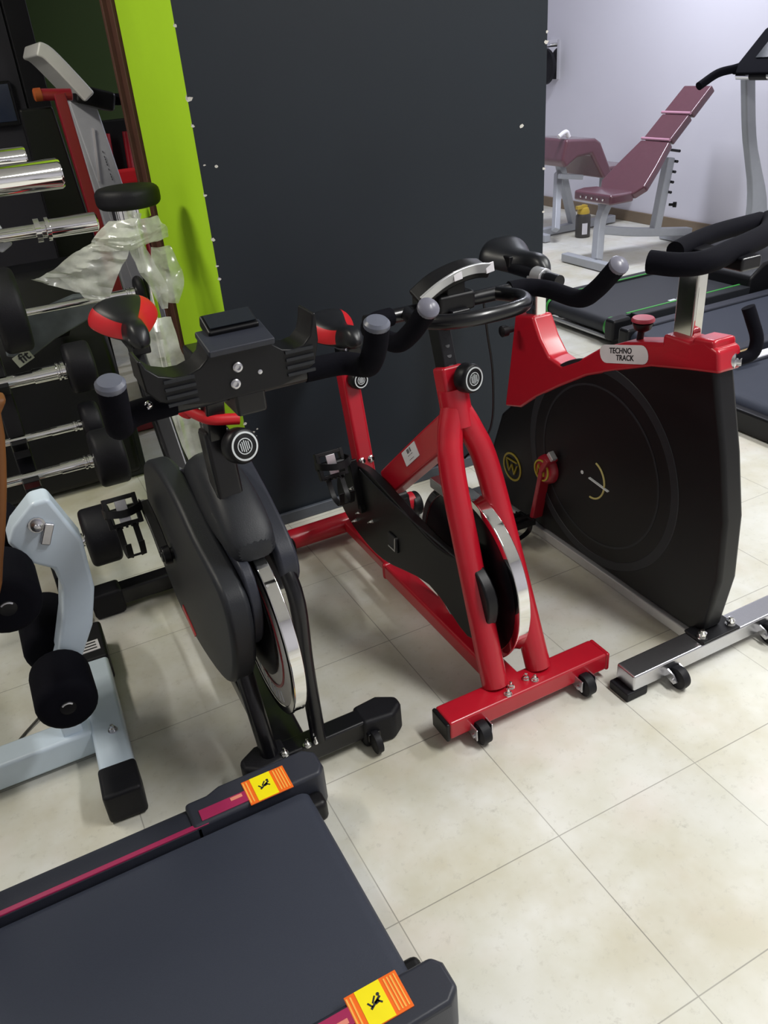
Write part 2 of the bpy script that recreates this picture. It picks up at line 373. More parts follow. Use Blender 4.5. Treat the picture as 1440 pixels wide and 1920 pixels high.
# ------------------------------------------------------------------ red spin bike
XR = .966
B = thing('spin_bike', 'red framed spin bike with chrome rimmed flywheel, second of three bikes against dark pillar', 'exercise bike', (XR, 1.85, 0), 'spin bikes in front of the pillar')
g = G(); g.box((XR, 1.308, .060), (.49, .074, .054)); st = g.build('front_stabilizer', red, B, bevel=.007)
for q in (-1, 1):
    g = G(); g.box((XR+q*.249, 1.308, .057), (.012, .074, .056)); plabel(g.build('end_cap', blk if q < 0 else red, st, bevel=.005), 'dark end cap' if q < 0 else 'red end cap')
    g = G(); g.lathe((XR+q*.163-.016, 1.256, .032), (1, 0, 0), [(.020, 0), (.030, .004), (.031, .016), (.030, .028), (.020, .032)], 24); wh = g.build('transport_wheel', rub, B)
    g = G(); g.box((XR+q*.163-.022, 1.268, .040), (.004, .05, .034)); g.box((XR+q*.163+.022, 1.268, .040), (.004, .05, .034)); g.cyl((XR+q*.163-.028, 1.256, .032), (XR+q*.163+.028, 1.256, .032), .006); plabel(g.build('wheel_bracket', steel, wh, bevel=.001), 'steel wheel bracket')
for x, y in ((.920, 1.300), (.972, 1.306), (.900, 1.283), (.988, 1.290)): bolt((x, y, .087), (0, 0, 1), st, .008)
g = G(); g.tube([(XR-.25, 2.345, .060), (XR+.25, 2.345, .060)], .036, 16); g.build('rear_stabilizer', red, B)
for q in (-1, 1):
    g = G(); g.round_cyl((XR+q*.235, 2.345, .046), (XR+q*.275, 2.345, .046), .046, .01); g.build('foot', blk, B)
g = G(); g.beam([(.945, 2.35, .062), (.945, 1.98, .058)], .046, .042); g.beam([(.942, 1.99, .058), (.942, 1.31, .060)], .064, .054); g.box((.942, 1.99, .058), (.070, .02, .06)); g.build('base_beam', red, B, bevel=.010, seg=3)
# wishbone fork and head tube
g = G()
for q in (-1, 1):
    cx = XR-.004
    pts = [(cx+q*.068, 1.332, .085), (cx+q*.060, 1.44, .36), (cx+q*.050, 1.535, .60), (cx+q*.030, 1.575, .69), (cx+q*.008, 1.595, .745)]
    g.tube(pts, [.034, .031], 16, 7)
g.tube([(XR, 1.585, .70), (XR, 1.612, .79)], .038, 16, 1)
g.build('front_fork', red, B)
g = G(); g.beam([(XR, 1.588, .69), (XR, 1.632, .845)], .062, .055, up=(0, 1, 0)); g.build('head_tube', red, B, bevel=.008)
g = G(); g.beam([(XR, 1.60, .70), (XR, 1.75, .575), (XR, 1.99, .37)], .058, .085, up=(0, .6, .8), n=4); dt = g.build('down_tube', red, B, bevel=.010, seg=3)
dd = (V(XR, 1.99, .37)-V(XR, 1.75, .575)).normalized()
g = G(); g.ring(quadplate((XR-.0295, 1.80, .548), -dd, V(-1, 0, 0).cross(-dd), .105, .042, .0015, .05)); lb = plabel(g.build('rating_label', whs, dt), 'white rating label')
nrm = (-dd).cross(V(-1, 0, 0).cross(-dd))
for k, (tx, sz) in enumerate((('||||| |||', .013), ('--- -- ----', .010), ('-- ---- --', .010))):
    text(tx, sz, V(XR-.0312, 1.80, .548)+V(-1, 0, 0).cross(-dd)*(.012-.012*k), -dd, V(-1, 0, 0).cross(-dd), inkk, lb)
g = G(); g.beam([(XR, 2.262, .672), (XR, 2.165, .20)], .056, .062, up=(0, 1, 0)); g.beam([(XR, 2.17, .24), (XR, 2.30, .075)], .05, .05, up=(0, 1, 0)); stb = g.build('seat_tube', red, B, bevel=.010, seg=3)
for q in (-.016, .016): g = G(); g.lathe((XR+q, 2.172, .372), (0, -1, .3), [(.012, 0), (.012, .006), (.006, .010)], 12); g.build('bolt', chrome, stb)
g = G(); g.beam([(XR, 2.255, .65), (XR, 2.272, .735)], .04, .045, up=(0, 1, 0)); g.box((XR, 2.26, .738), (.045, .17, .022)); g.box((XR, 2.27, .75), (.05, .05, .03)); g.build('seat_post', blkf, B, bevel=.004)
saddle(B, XR-.005, 2.40, .785, .27, .098, redv)
def knob(parent, c, d, r, ring=True):
    d = V(d).normalized(); g = G(); g.lathe(c, d, [(r*.45, -.03), (r*.45, 0), (r*.9, .002), (r, .008), (r, .03), (r*.93, .037), (r*.80, .040), (.001, .040)], 30); k = g.build('adjuster_knob', blk, parent)
    f = V(c)+d*.0402; a, b, _ = frame(d); g = G(); g.annulus(f, d, r*.70, r*.80, .0014, 40); g.annulus(f, d, r*.40, r*.45, .0014, 40)
    for i in range(-2, 3): g.beam([f-b*r*(.34-.06*abs(i))+a*r*.12*i, f+b*r*(.34-.06*abs(i))+a*r*.12*i], r*.05, .0016, up=d)
    plabel(g.build('printed_ring', inkw, k), 'white printed ring and lettering'); return k
knob(B, (XR+.010, 2.225, .632), (.15, -1, .12), .030)
knob(B, (XR+.016, 1.592, .824), (.25, -1, .10), .036)
# handlebar post, slider, bars, console
hp = G(); hp.beam([(XR, 1.625, .80), (XR, 1.677, .965)], .036, .050, up=(0, 1, 0)); hp = hp.build('handlebar_post', blkf, B, bevel=.004)
for k in range(5):
    t = .3+.14*k; c = V(XR, 1.625, .80).lerp(V(XR, 1.677, .965), t); g = G(); g.cyl(c+V(0, -.0245, 0), c+V(0, -.0262, .001), .006); g.build('adjustment_hole', inkk, hp)
g = G(); g.box((XR, 1.655, .978), (.052, .19, .04)); g.box((XR, 1.63, .958), (.05, .07, .03)); g.build('handlebar_slider', blkf, B, bevel=.006)
g = G(); z = 1.005
g.tube([(XR-.225, 1.60, z), (XR+.225, 1.60, z)], .0165, 14, 1)
g.tube([(XR-.12, 1.60, z), (XR-.135, 1.52, z+.005), (XR-.09, 1.45, z+.01), (XR, 1.43, z+.012), (XR+.09, 1.45, z+.01), (XR+.135, 1.52, z+.005), (XR+.12, 1.60, z)], .0165, 14, 6)
hb = g.build('handlebar', blkf, B)
for q in (-1, 1):
    g = G(); g.tube([(XR+q*.16, 1.602, z), (XR+q*.205, 1.592, z), (XR+q*.236, 1.55, z-.003), (XR+q*.236, 1.44, z-.002), (XR+q*.232, 1.38, z+.03), (XR+q*.228, 1.312, 1.098)], .0205, 16, 6); gp = g.build('grip', foam, hb)
    g = G(); g.lathe((XR+q*.228, 1.314, 1.096), V(-.0, -.70, .72), [(.020, 0), (.0215, .004), (.0215, .010), (.016, .016), (.001, .019)], 20); plabel(g.build('grip_cap', gcap, gp), 'grey grip end cap')
g = G(); g.box((XR, 1.60, 1.01), (.10, .05, .045)); g.build('clamp', blk, hb, bevel=.01)
g = G(); g.beam([(XR-.095, 1.60, 1.030), (XR-.055, 1.59, 1.058), (XR-.005, 1.59, 1.073), (XR+.04, 1.59, 1.078), (XR+.085, 1.60, 1.070)], .055, .026, up=(0, -.35, 1), n=5); cn = g.build('console', blk, B, bevel=.006)
g = G(); g.beam([(XR-.097, 1.567, 1.036), (XR-.055, 1.557, 1.064), (XR-.005, 1.557, 1.080), (XR+.04, 1.557, 1.084), (XR+.085, 1.567, 1.076)], .006, .024, up=(0, -.35, 1), n=5); plabel(g.build('console_edge', silv, cn, bevel=.002), 'silver console edge')
for x, zz in ((XR-.012, 1.079), (XR+.078, 1.079)): g = G(); g.box((x, 1.553 if x < XR else 1.561, zz), (.022, .003, .022), rotm('Y', -8)); plabel(g.build('console_badge', whs, cn, bevel=.001), 'white square on console')
g = G(); g.box((XR, 1.60, 1.04), (.05, .04, .06)); g.build('console_stem', blk, cn, bevel=.005)
g = G(); g.tube([(XR+.06, 1.56, 1.0), (XR+.085, 1.585, .92), (XR+.11, 1.60, .80), (XR+.10, 1.60, .66), (XR+.02, 1.60, .60)], .0028, 8, 8); g.build('cable', blk, B)
# drive
FY, FZ = 1.552, .285
g = G(); g.lathe((.952, FY, FZ), (1, 0, 0), [(.07, 0), (.205, .002), (.228, .006), (.230, .012), (.230, .028), (.205, .034), (.07, .036)], 72); fw = g.build('flywheel', blkf, B)
g = G(); g.annulus((.970, FY, FZ), (1, 0, 0), .220, .243, .034, 96); plabel(g.build('chrome_rim', chrome, fw, bevel=.003), 'chrome flywheel rim')
g = G(); g.lathe((.930, FY, FZ), (1, 0, 0), [(.012, -.03), (.02, -.01), (.04, .0), (.05, .02), (.04, .08), (.012, .11)], 24); g.build('hub', blk, fw)
g = G(); g.prism([(2.16, .385), (2.235, .335), (2.275, .245), (2.235, .178), (2.13, .138), (1.95, .130), (1.66, .205), (1.46, .155), (1.375, .235), (1.36, .33), (1.44, .395), (1.60, .365), (1.85, .395), (2.02, .415)], 'x', .893, .925, n=4); cg = g.build('chain_guard', blk, B, bevel=.006, ang=60)
g = G(); g.beam([(.891, 2.06, .405), (.891, 1.82, .385), (.891, 1.50, .385)], .003, .004, n=4); g.build('guard_seam', blkm, cg)
for y, zz in ((2.13, .31), (2.09, .24), (2.13, .19), (2.0, .25)): bolt((.893, y, zz), (-1, 0, 0), cg, .005)
g = G(); g.box((.890, 1.86, .245), (.006, .055, .05)); g.build('guard_window', inkk, cg, bevel=.002)
g = G(); g.beam([(.889, 1.842, .226), (.889, 1.835, .272)], .005, .012, up=(1, 0, 0)); g.beam([(.889, 1.885, .224), (.889, 1.842, .224)], .005, .010, up=(1, 0, 0)); plabel(g.build('guard_clip', steel, cg), 'bright metal clip')
g = G(); g.prism([(1.44, .27), (1.40, .24), (1.37, .12), (1.41, .10), (1.47, .19)], 'x', .905, .935); g.box((.91, 1.435, .30), (.02, .03, .05)); g.build('fork_bracket', red, B, bevel=.004)
for k in range(3): bolt((.899, 1.43, .275+.022*k), (-1, -.4, .2), B, .007)
g = G(); g.beam([(.885, 2.06, .27), (.882, 2.09, .43)], .014, .026, up=(1, 0, 0)); g.cyl((.875, 2.06, .27), (1.045, 2.06, .27), .016); g.beam([(1.04, 2.06, .27), (1.043, 2.03, .11)], .014, .026, up=(1, 0, 0)); g.build('crank', blk, B, bevel=.003)
pedal(B, (.815, 2.10, .43), 1, True, rotm('X', 65))
pedal(B, (1.10, 2.03, .11), 1, False, rotm('X', 10))
g = G(); g.box((XR, 1.66, .50), (.055, .09, .03)); g.beam([(XR, 1.62, .47), (XR, 1.66, .56)], .03, .02); g.build('brake_assembly', steel, B, bevel=.004)

# ------------------------------------------------------------------ black spin bike
XB = .363
B = thing('spin_bike', 'black spin bike with bottle holder tray and red-black saddle, leftmost of three bikes', 'exercise bike', (XB, 1.85, 0), 'spin bikes in front of the pillar')
g = G(); g.beam([(XB-.10, 1.418, .057), (XB+.24, 1.418, .057)], .055, .058); fs = g.build('front_stabilizer', blkf, B, bevel=.008)
for q in (-1, 1):
    g = G(); cx = XB+(.252 if q > 0 else -.088); g.prism([(cx-q*.075, 1.385), (cx+q*.005, 1.375), (cx+q*.042, 1.402), (cx+q*.042, 1.434), (cx-q*.005, 1.462), (cx-q*.075, 1.455)], 'z', .0, .088); g.build('end_foot', rub, fs, bevel=.012, seg=3)
    g = G(); g.lathe(((XB+.20 if q > 0 else XB-.04)-.011, 1.368, .030), (1, 0, 0), [(.018, 0), (.029, .003), (.030, .011), (.029, .019), (.018, .022)], 24); wh = g.build('transport_wheel', rub, B)
    g = G(); g.box(((XB+.20 if q > 0 else XB-.04), 1.388, .042), (.034, .03, .024)); g.build('wheel_bracket', blkf, wh, bevel=.002)
for x, y in ((.336, 1.395), (.394, 1.393), (.415, 1.39), (.425, 1.40)): bolt((x, y, .087), (0, 0, 1), fs, .008 if x < .41 else .005)
g = G(); g.beam([(XB-.30, 2.37, .052), (XB+.30, 2.37, .052)], .062, .06); rs_ = g.build('rear_stabilizer', blkf, B, bevel=.01)
for q in (-1, 1): g = G(); g.box((XB+q*.27, 2.37, .045), (.10, .08, .088)); g.build('end_foot', rub, rs_, bevel=.012)
g = G(); g.prism([(XB-.035, 2.36), (XB+.035, 2.36), (XB+.050, 1.62), (XB+.042, 1.42), (XB-.042, 1.42), (XB-.05, 1.62)], 'z', .03, .085); g.build('base_beam', blkf, B, bevel=.010)
g = G()
g.tube([(.306, 1.418, .08), (.304, 1.50, .26), (.306, 1.58, .45), (.318, 1.61, .58)], .022, 14, 6); g.tube([(.428, 1.405, .08), (.430, 1.42, .30), (.436, 1.44, .50), (.420, 1.56, .62)], .019, 14, 6)
g.build('front_fork', blkf, B)
# shroud: main body, left cover, right cover, centre cowl
g = G(); g.prism([(2.09, .60), (2.16, .50), (2.235, .33), (2.18, .215), (2.02, .14), (1.80, .145), (1.55, .225), (1.43, .36), (1.39, .50), (1.43, .575), (1.60, .61), (1.75, .66), (1.92, .665)], 'x', .268, .325, n=4); sh = g.build('belt_cover', blkm, B, bevel=.014, seg=3, ang=60)
g = G(); g.prism([(1.56, .60), (1.60, .52), (1.60, .40), (1.50, .36), (1.43, .42), (1.40, .52), (1.44, .60)], 'x', .325, .350, n=3); g.build('cover_panel', deck, sh, bevel=.006, ang=60)
g = G(); g.prism([(1.99, .175), (1.88, .145), (1.86, .165), (1.97, .20)], 'x', .2655, .27); plabel(g.build('red_mark', redv, sh), 'small red mark')
g = G(); rs = []
for y, zt, zb, hw in ((1.98, .58, .48, .036), (1.90, .655, .50, .046), (1.78, .735, .52, .052), (1.66, .765, .56, .056), (1.56, .735, .585, .058), (1.48, .675, .59, .056), (1.445, .64, .595, .044)):
    c = (zt+zb)/2; h = (zt-zb)/2
    rs.append([V(XB+.008+hw*math.copysign(abs(math.cos(a))**.6, math.cos(a)), y, c+h*math.copysign(abs(math.sin(a))**.7, math.sin(a))) for a in [2*math.pi*k/24 for k in range(24)]])
g.ring(rs); g.build('front_cowl', blkm, B, subd=1)
g = G(); g.prism([(1.80, .66), (1.70, .60), (1.62, .50), (1.56, .455), (1.50, .47), (1.45, .53), (1.46, .59), (1.54, .645), (1.66, .70), (1.76, .725)], 'x', .415, .462, n=3); g.build('right_cover', deck, B, bevel=.010, seg=3, ang=60)
g = G(); g.tube([(XB-.03, 2.01, .52), (XB-.045, 1.965, .585), (XB-.042, 1.90, .64), (XB-.04, 1.84, .66)], .009, 12, 5); plabel(g.build('trim_tube', gcap, B), 'grey trim tube')
# flywheel
FY, FZ = 1.528, .378
g = G(); g.lathe((.362, FY, FZ), (1, 0, 0), [(.05, 0), (.12, .001), (.125, .003), (.20, .003), (.205, .006), (.205, .022), (.12, .028), (.05, .03)], 72); fw = g.build('flywheel', msteel, B); 
g = G(); g.annulus((.377, FY, FZ), (1, 0, 0), .200, .221, .030, 96); plabel(g.build('chrome_rim', chrome, fw, bevel=.003), 'chrome flywheel rim')
g = G(); g.lathe((.352, FY+.02, FZ+.02), (1, 0, 0), [(.02, -.02), (.05, -.012), (.135, 0), (.15, .006), (.15, .010)], 48); g.build('hub_cover', blk, fw)
g = G(); g.annulus((.3635, FY, FZ), (1, 0, 0), .150, .156, .002, 64)
g.build('red_ring', dkred, fw)
g = G()
for k in range(7):
    a = math.radians(236+k*9); u = V(0, math.cos(a), math.sin(a)); g.beam([V(.3640, FY, FZ)+u*.165, V(.3640, FY, FZ)+u*.192], .005, .002, up=(1, 0, 0))
plabel(g.build('rim_markings', inkw, fw), 'pale markings on flywheel face')
g = G(); g.cyl((.325, FY, FZ), (.365, FY, FZ), .012); g.build('axle', chrome, fw)
# seat side
g = G(); g.beam([(XB, 2.27, .745), (XB, 2.02, .44)], .052, .055, up=(0, 1, 0)); g.beam([(XB, 2.03, .45), (XB, 2.30, .07)], .05, .05, up=(0, 1, 0)); g.build('seat_tube', blkf, B, bevel=.010)
g = G(); g.beam([(XB-.01, 2.255, .72), (XB-.01, 2.31, .86)], .038, .042, up=(0, 1, 0)); g.box((XB-.01, 2.29, .868), (.05, .17, .026)); g.box((XB-.01, 2.30, .89), (.045, .045, .05)); g.build('seat_post', blkf, B, bevel=.005)
saddle(B, XB-.015, 2.40, .945, .27, .112, redv, drop=.05)
g = G(); g.lathe((XB-.03, 2.20, .715), (-.6, -.8, .1), [(.012, 0), (.012, .03), (.024, .032), (.026, .05), (.02, .06)], 20); g.build('seat_knob', blk, B)
# head tube, post
g = G(); g.beam([(XB, 1.56, .62), (XB, 1.595, .86)], .058, .062, up=(0, 1, 0)); g.build('head_tube', blkf, B, bevel=.010)
knob(B, (XB+.026, 1.535, .832), (.25, -1, .25), .038)
g = G(); g.beam([(XB, 1.595, .80), (XB, 1.57, .90), (XB, 1.53, 1.01)], .040, .046, up=(0, 1, 0)); hp = g.build('handlebar_post', blkf, B, bevel=.004)
g = G(); g.beam([(XB-.002, 1.615, .80), (XB-.004, 1.607, .872)], .034, .030, up=(0, 1, 0)); plabel(g.build('chrome_post', chrome, hp, bevel=.004), 'chrome post section')
g = G(); g.tube([(XB-.050, 1.60, .915), (XB-.034, 1.575, .905), (XB-.01, 1.55, .895), (XB+.045, 1.54, .885)], .012, 12, 5); g.cyl((XB-.052, 1.603, .90), (XB-.030, 1.59, .935), .017); plabel(g.build('clamp_lever', redv, B), 'red clamp lever')
g = G(); g.box((XB, 1.44, 1.02), (.055, .34, .042)); g.box((XB, 1.53, .99), (.056, .08, .04)); g.build('handlebar_slider', blkf, B, bevel=.006)
g = G(); z = 1.035
g.tube([(XB-.19, 1.32, z), (XB+.19, 1.32, z)], .019, 16, 1); hb = g.build('handlebar', blkf, B)
for q in (-1, 1):
    g = G(); g.tube([(XB+q*.12, 1.32, z), (XB+q*.19, 1.312, z), (XB+q*.218, 1.275, z), (XB-.006+q*.219, 1.235, z+.02), (XB-.008+q*.219, 1.205, z+.06), (XB-.010+q*.218, 1.188, z+.098)], .0215, 18, 6); gp = g.build('grip', foam, hb)
    g = G(); g.lathe((XB-.010+q*.218, 1.190, z+.092), V(0, -.3, .95), [(.020, 0), (.0225, .003), (.0225, .010), (.018, .015), (.001, .017)], 22); plabel(g.build('grip_cap', mat('grey_grip_cap', (.12, .13, .17), .35) if q < 0 else bpy.data.materials['grey_grip_cap'], gp), 'grey grip end cap')
g = G(); bolt((XB-.165, 1.303, z+.012), (0, -1, .6), hb, .006)
# bottle holder tray: two half cups around a block
XC = .344
prof = [(-.150, .135), (-.144, .118), (-.128, .100), (-.105, .091), (-.085, .090), (-.062, .098), (-.048, .112), (-.042, .132), (.058, .128), (.066, .110), (.080, .098), (.100, .093), (.118, .097), (.131, .112), (.137, .135), (.140, .155), (.146, .155), (.146, .10), (.135, .055), (.110, .035), (.07, .024), (-.05, .024), (-.10, .034), (-.135, .050), (-.152, .075), (-.156, .135)]
prof = [(a_, .024+(b_-.024)*.85) for a_, b_ in prof]
g = G(); g.prism([(XC+a, 1.02+b) for a, b in prof], 'y', 1.250, 1.315); tr = g.build('bottle_tray', blk, B, bevel=.004)
for q, zz in ((-.098, .060), (.108, .063)):
    g = G()
    for k in range(4): g.box((XC+q, 1.2485, 1.02+zz-.022+.013*k), (.05, .004, .005))
    g.build('cup_ribs', blkm, tr)
g = G(); g.box((XC+.010, 1.275, 1.02+.115), (.112, .075, .012), rotm('X', 12)); ph = g.build('tray_ledge', deck, tr, bevel=.003)
g = G(); g.box((XC+.014, 1.308, 1.02+.129), (.088, .050, .022), rotm('X', 22)); dv = g.build('display', blk, tr, bevel=.004)
g = G(); g.box((XC+.014, 1.302, 1.02+.1415), (.078, .036, .002), rotm('X', 22)); g.build('screen', glassd, dv)
for x, zz in ((XC-.001, 1.095), (XC-.009, 1.068)):
    g = G(); g.lathe((x, 1.2515, zz), (0, -1, 0), [(.0085, 0), (.0085, .005), (.006, .007), (.0045, .007), (.0045, .003), (.001, .003)], 18); plabel(g.build('hex_bolt', steel, tr), 'bright hex bolt')
g = G(); g.lathe((XC+.036, 1.2515, 1.078), (0, -1, 0), [(.004, 0), (.004, .002), (.001, .003)], 12); g.build('screw', steel, tr)
# crank and pedal
g = G(); g.beam([(.248, 1.93, .395), (.250, 2.02, .44), (.246, 2.10, .483)], .014, .028, up=(1, 0, 0), n=3); g.cyl((.236, 1.93, .395), (.50, 1.93, .395), .017); g.cyl((.240, 1.93, .395), (.262, 1.93, .395), .026); g.build('crank', blkf, B, bevel=.003)
g = G(); g.cyl((.19, 2.09, .487), (.25, 2.10, .483), .006); g.build('pedal_axle', steel, B)
pedal(B, (.183, 2.07, .487), 1, True, rotm('X', 62))

# ------------------------------------------------------------------ shrouded bike on the right
XS = 1.52
B = thing('spin_bike', 'red and black spin bike with full wheel shroud and silver feet, rightmost of three bikes', 'exercise bike', (XS, 1.7, 0), 'spin bikes in front of the pillar')
g = G(); g.box((XS, 1.205, .052), (.61, .068, .050)); fs = g.build('front_stabilizer', steel, B, bevel=.006)
for q in (-1, 1):
    g = G(); g.box((XS+q*.29, 1.205, .0135), (.07, .07, .027)); g.build('foot_pad', rub, fs, bevel=.004)
    g = G(); g.lathe((XS+q*.170-.014, 1.148, .032), (1, 0, 0), [(.016, 0), (.030, .003), (.032, .014), (.030, .025), (.016, .028)], 24); wh = g.build('transport_wheel', rub, B)
    g = G()
    for s in (-1, 1): g.prism([(1.175, .055), (1.175, .028), (1.145, .020), (1.135, .032), (1.150, .048)], 'x', XS+q*.170+s*.020-.002, XS+q*.170+s*.020+.002)
    g.cyl((XS+q*.17-.026, 1.148, .032), (XS+q*.17+.026, 1.148, .032), .006); plabel(g.build('wheel_bracket', steel, wh), 'steel wheel bracket')
g = G(); g.box((XS, 1.205, .081), (.135, .072, .008)); mp_ = g.build('mounting_plate', blk, B, bevel=.003)
for x in (-.052, .052):
    g = G(); g.lathe((XS+x, 1.192, .085), (0, 0, 1), [(.014, 0), (.014, .003), (.010, .003), (.010, .010), (.012, .010), (.012, .016), (.006, .020), (.006, .024), (.001, .025)], 14); plabel(g.build('bolt', chrome, mp_), 'chrome bolt')
g = G(); g.box((XS, 2.24, .052), (.56, .068, .05)); rs_ = g.build('rear_stabilizer', steel, B, bevel=.006)
for q in (-1, 1): g = G(); g.box((XS+q*.26, 2.24, .0135), (.06, .07, .027)); g.build('foot_pad', rub, rs_, bevel=.004)
g = G(); g.beam([(1.488, 2.22, .045), (1.488, 1.22, .045)], .022, .034); g.beam([(1.552, 2.22, .045), (1.552, 1.22, .045)], .022, .034); plabel(g.build('base_rail', silv, B, bevel=.004), 'silver base rail')
# shroud
out = [(2.165, .40), (2.225, .25), (2.235, .10), (2.15, .060), (1.65, .060), (1.26, .060), (1.205, .085), (1.180, .26), (1.190, .44), (1.225, .605), (1.285, .818), (1.42, .795), (1.50, .778), (1.62, .728), (1.74, .672), (1.85, .615), (1.95, .56), (2.04, .51)]
g = G(); g.prism(out, 'x', 1.487, 1.553); sh = g.build('wheel_shroud', blk, B, bevel=.014, seg=3, ang=25)
# raised ring and dish on the left face
cy, cz, R0 = 1.668, .396, .331
g = G(); g.annulus((1.490, cy, cz), (1, 0, 0), R0-.034, R0-.004, .010, 96); g.build('shroud_ring', blkm, sh, bevel=.004)
g = G(); g.annulus((1.488, cy, cz), (1, 0, 0), .249, .256, .004, 96); g.build('shroud_groove', blkm, sh)
def yz_arc(c, r, a0, a1, ry=1.0, n=20): return [V(c[0], c[1]+r*ry*math.cos(math.radians(a0+(a1-a0)*i/n)), c[2]+r*math.sin(math.radians(a0+(a1-a0)*i/n))) for i in range(n+1)]
g = G(); g.tube(yz_arc((1.4855, 1.683, .350), .062, 105, 275, .9), .003, 8, 1); g.build('emblem_arc', mat('pale_yellow_ink', (.55, .48, .18), .4), sh)
g = G(); g.beam([(1.4850, 1.693, .352), (1.4850, 1.607, .342)], .003, .010, up=(1, 0, 0)); g.lathe((1.487, 1.729, .355), (-1, 0, 0), [(.006, 0), (.006, .002), (.001, .003)], 12); plabel(g.build('emblem_dash', inkw, sh), 'white dash of emblem')
g = G(); g.annulus((1.486, 2.095, .223), (1, 0, 0), .046, .053, .003, 40)
for a, b in (((2.126, 0.243), (2.110, 0.203)), ((2.110, 0.203), (2.095, 0.233)), ((2.095, 0.233), (2.080, 0.198)), ((2.080, 0.198), (2.065, 0.236)), ((2.126, 0.248), (2.065, 0.248))): g.beam([(1.4855, *a), (1.4855, *b)], .003, .008, up=(1, 0, 0))
g.build('yellow_emblem', inky, sh)
# red frame
top = [(2.080, 0.767), (1.988, 0.782), (1.948, 0.721), (1.902, 0.676), (1.841, 0.665), (1.770, 0.701), (1.688, 0.757), (1.587, 0.803), (1.465, 0.833), (1.322, 0.874), (1.276, 0.859), (1.266, 0.806), (1.363, 0.788), (1.485, 0.762), (1.607, 0.716), (1.729, 0.665), (1.851, 0.594), (1.963, 0.523), (2.044, 0.462), (2.136, 0.437), (2.110, 0.584)]
g = G(); g.prism(top, 'x', 1.482, 1.558); fr = g.build('frame', red, B, bevel=.010, seg=3, ang=22)
ld = (V(0, 1.487, .794)-V(0, 1.674, .748)).normalized(); lu = V(-1, 0, 0).cross(ld)
lu = V(0, -ld.z, ld.y); lu = lu if lu.z > 0 else -lu
g = G(); g.ring(quadplate((1.4805, 1.583, .771), ld, lu, .185, .050, .0012, .45)); 
lb = plabel(g.build('logo_plate', whs, fr), 'white logo plate')
nx = ld.cross(lu)
lc = V(1.4805, 1.583, .771)+nx*.0014
text('TECHNO', .021, lc-ld*.010+lu*.009, ld, lu, inkk, lb, shear=.2, bold=.0004); text('TRACK', .021, lc+ld*.004-lu*.010, ld, lu, inkk, lb, shear=.2, bold=.0004)
g = G(); g.cyl((XS, 1.57, .79), (XS, 1.562, .860), .009); g.lathe((XS, 1.562, .860), (0, 0, 1), [(.010, -.030), (.022, -.022), (.027, -.006), (.012, -.002)], 28); rk = g.build('resistance_knob', blk, B)
g = G(); g.lathe((XS, 1.562, .857), (0, 0, 1), [(.026, 0), (.030, .002), (.030, .007), (.027, .011), (.001, .012)], 32); plabel(g.build('knob_top', knobred, rk), 'dusty red knob top')
g = G(); g.box((XS, 1.402, .835), (.078, .10, .05)); g.box((XS, 1.325, .862), (.074, .07, .03), rotm('X', -6)); g.build('post_collar', red, B, bevel=.010)
g = G(); g.box((XS, 1.41, .94), (.034, .064, .24)); g.build('handlebar_post', chrome, B, bevel=.006)
g = G(); g.tube([(1.545, 1.275, .826), (1.578, 1.262, .836), (1.588, 1.262, .870), (1.578, 1.275, .915), (1.570, 1.285, .945)], .0155, 14, 5); lv = g.build('clamp_lever', foam, B)
g = G(); g.lathe((1.535, 1.285, .825), (.6, -.8, 0), [(.02, 0), (.02, .012), (.012, .016), (.012, .026), (.001, .028)], 16); plabel(g.build('lever_bolt', steel, lv), 'bright lever bolt')
g = G(); z = 1.082
XH = XS+.022
g.tube([(XH-.220, 1.355, z-.004), (XH-.190, 1.30, z-.006), (XH-.14, 1.272, z-.004), (XH-.05, 1.29, z), (XH+.05, 1.32, z), (XH+.13, 1.35, z), (XH+.21, 1.40, z), (XH+.26, 1.45, z)], .0255, 18, 7)
g.build('front_grip_bar', foam, B)
g = G(); g.tube([(XH-.10, 1.40, z-.008), (XH-.02, 1.425, z-.004), (XH+.08, 1.445, z), (XH+.24, 1.462, z)], .022, 18, 5); g.build('cross_grip_bar', foam, B)
g = G(); g.box((XS, 1.36, z-.024), (.06, .22, .03)); g.cyl((XS-.02, 1.41, z-.03), (XS-.02, 1.41, z-.05), .03); g.build('bar_stem', blkf, B, bevel=.006)
g = G(); g.box((XS, 2.02, .80), (.040, .055, .17)); sp = g.build('seat_post', chrome, B, bevel=.006)
for k in range(3): g = G(); g.box((XS-.0205, 2.005, .79+.026*k), (.002, .010, .014)); g.build('adjustment_hole', inkk, sp)
g = G(); g.lathe((XS-.06, 2.06, .73), (-1, 0, 0), [(.010, 0), (.010, .02), (.018, .022), (.018, .04), (.01, .045)], 16); g.build('seat_knob', blk, B)
g = G(); g.cyl((XS, 1.91, .895), (XS, 2.24, .895), .019); g.build('seat_slider', blkf, B)
g = G(); g.annulus((XS, 2.0, .895), (0, 1, 0), .017, .026, .05, 24); g.box((XS, 2.015, .878), (.048, .05, .03)); plabel(g.build('slider_clamp', silv, B, bevel=.003), 'silver slider clamp')
g = G(); g.box((XS, 2.16, .915), (.04, .05, .035)); g.build('saddle_clamp', blk, B, bevel=.004)
saddle(B, XS+.03, 2.28, .932, .28, .105, None, drop=.04)
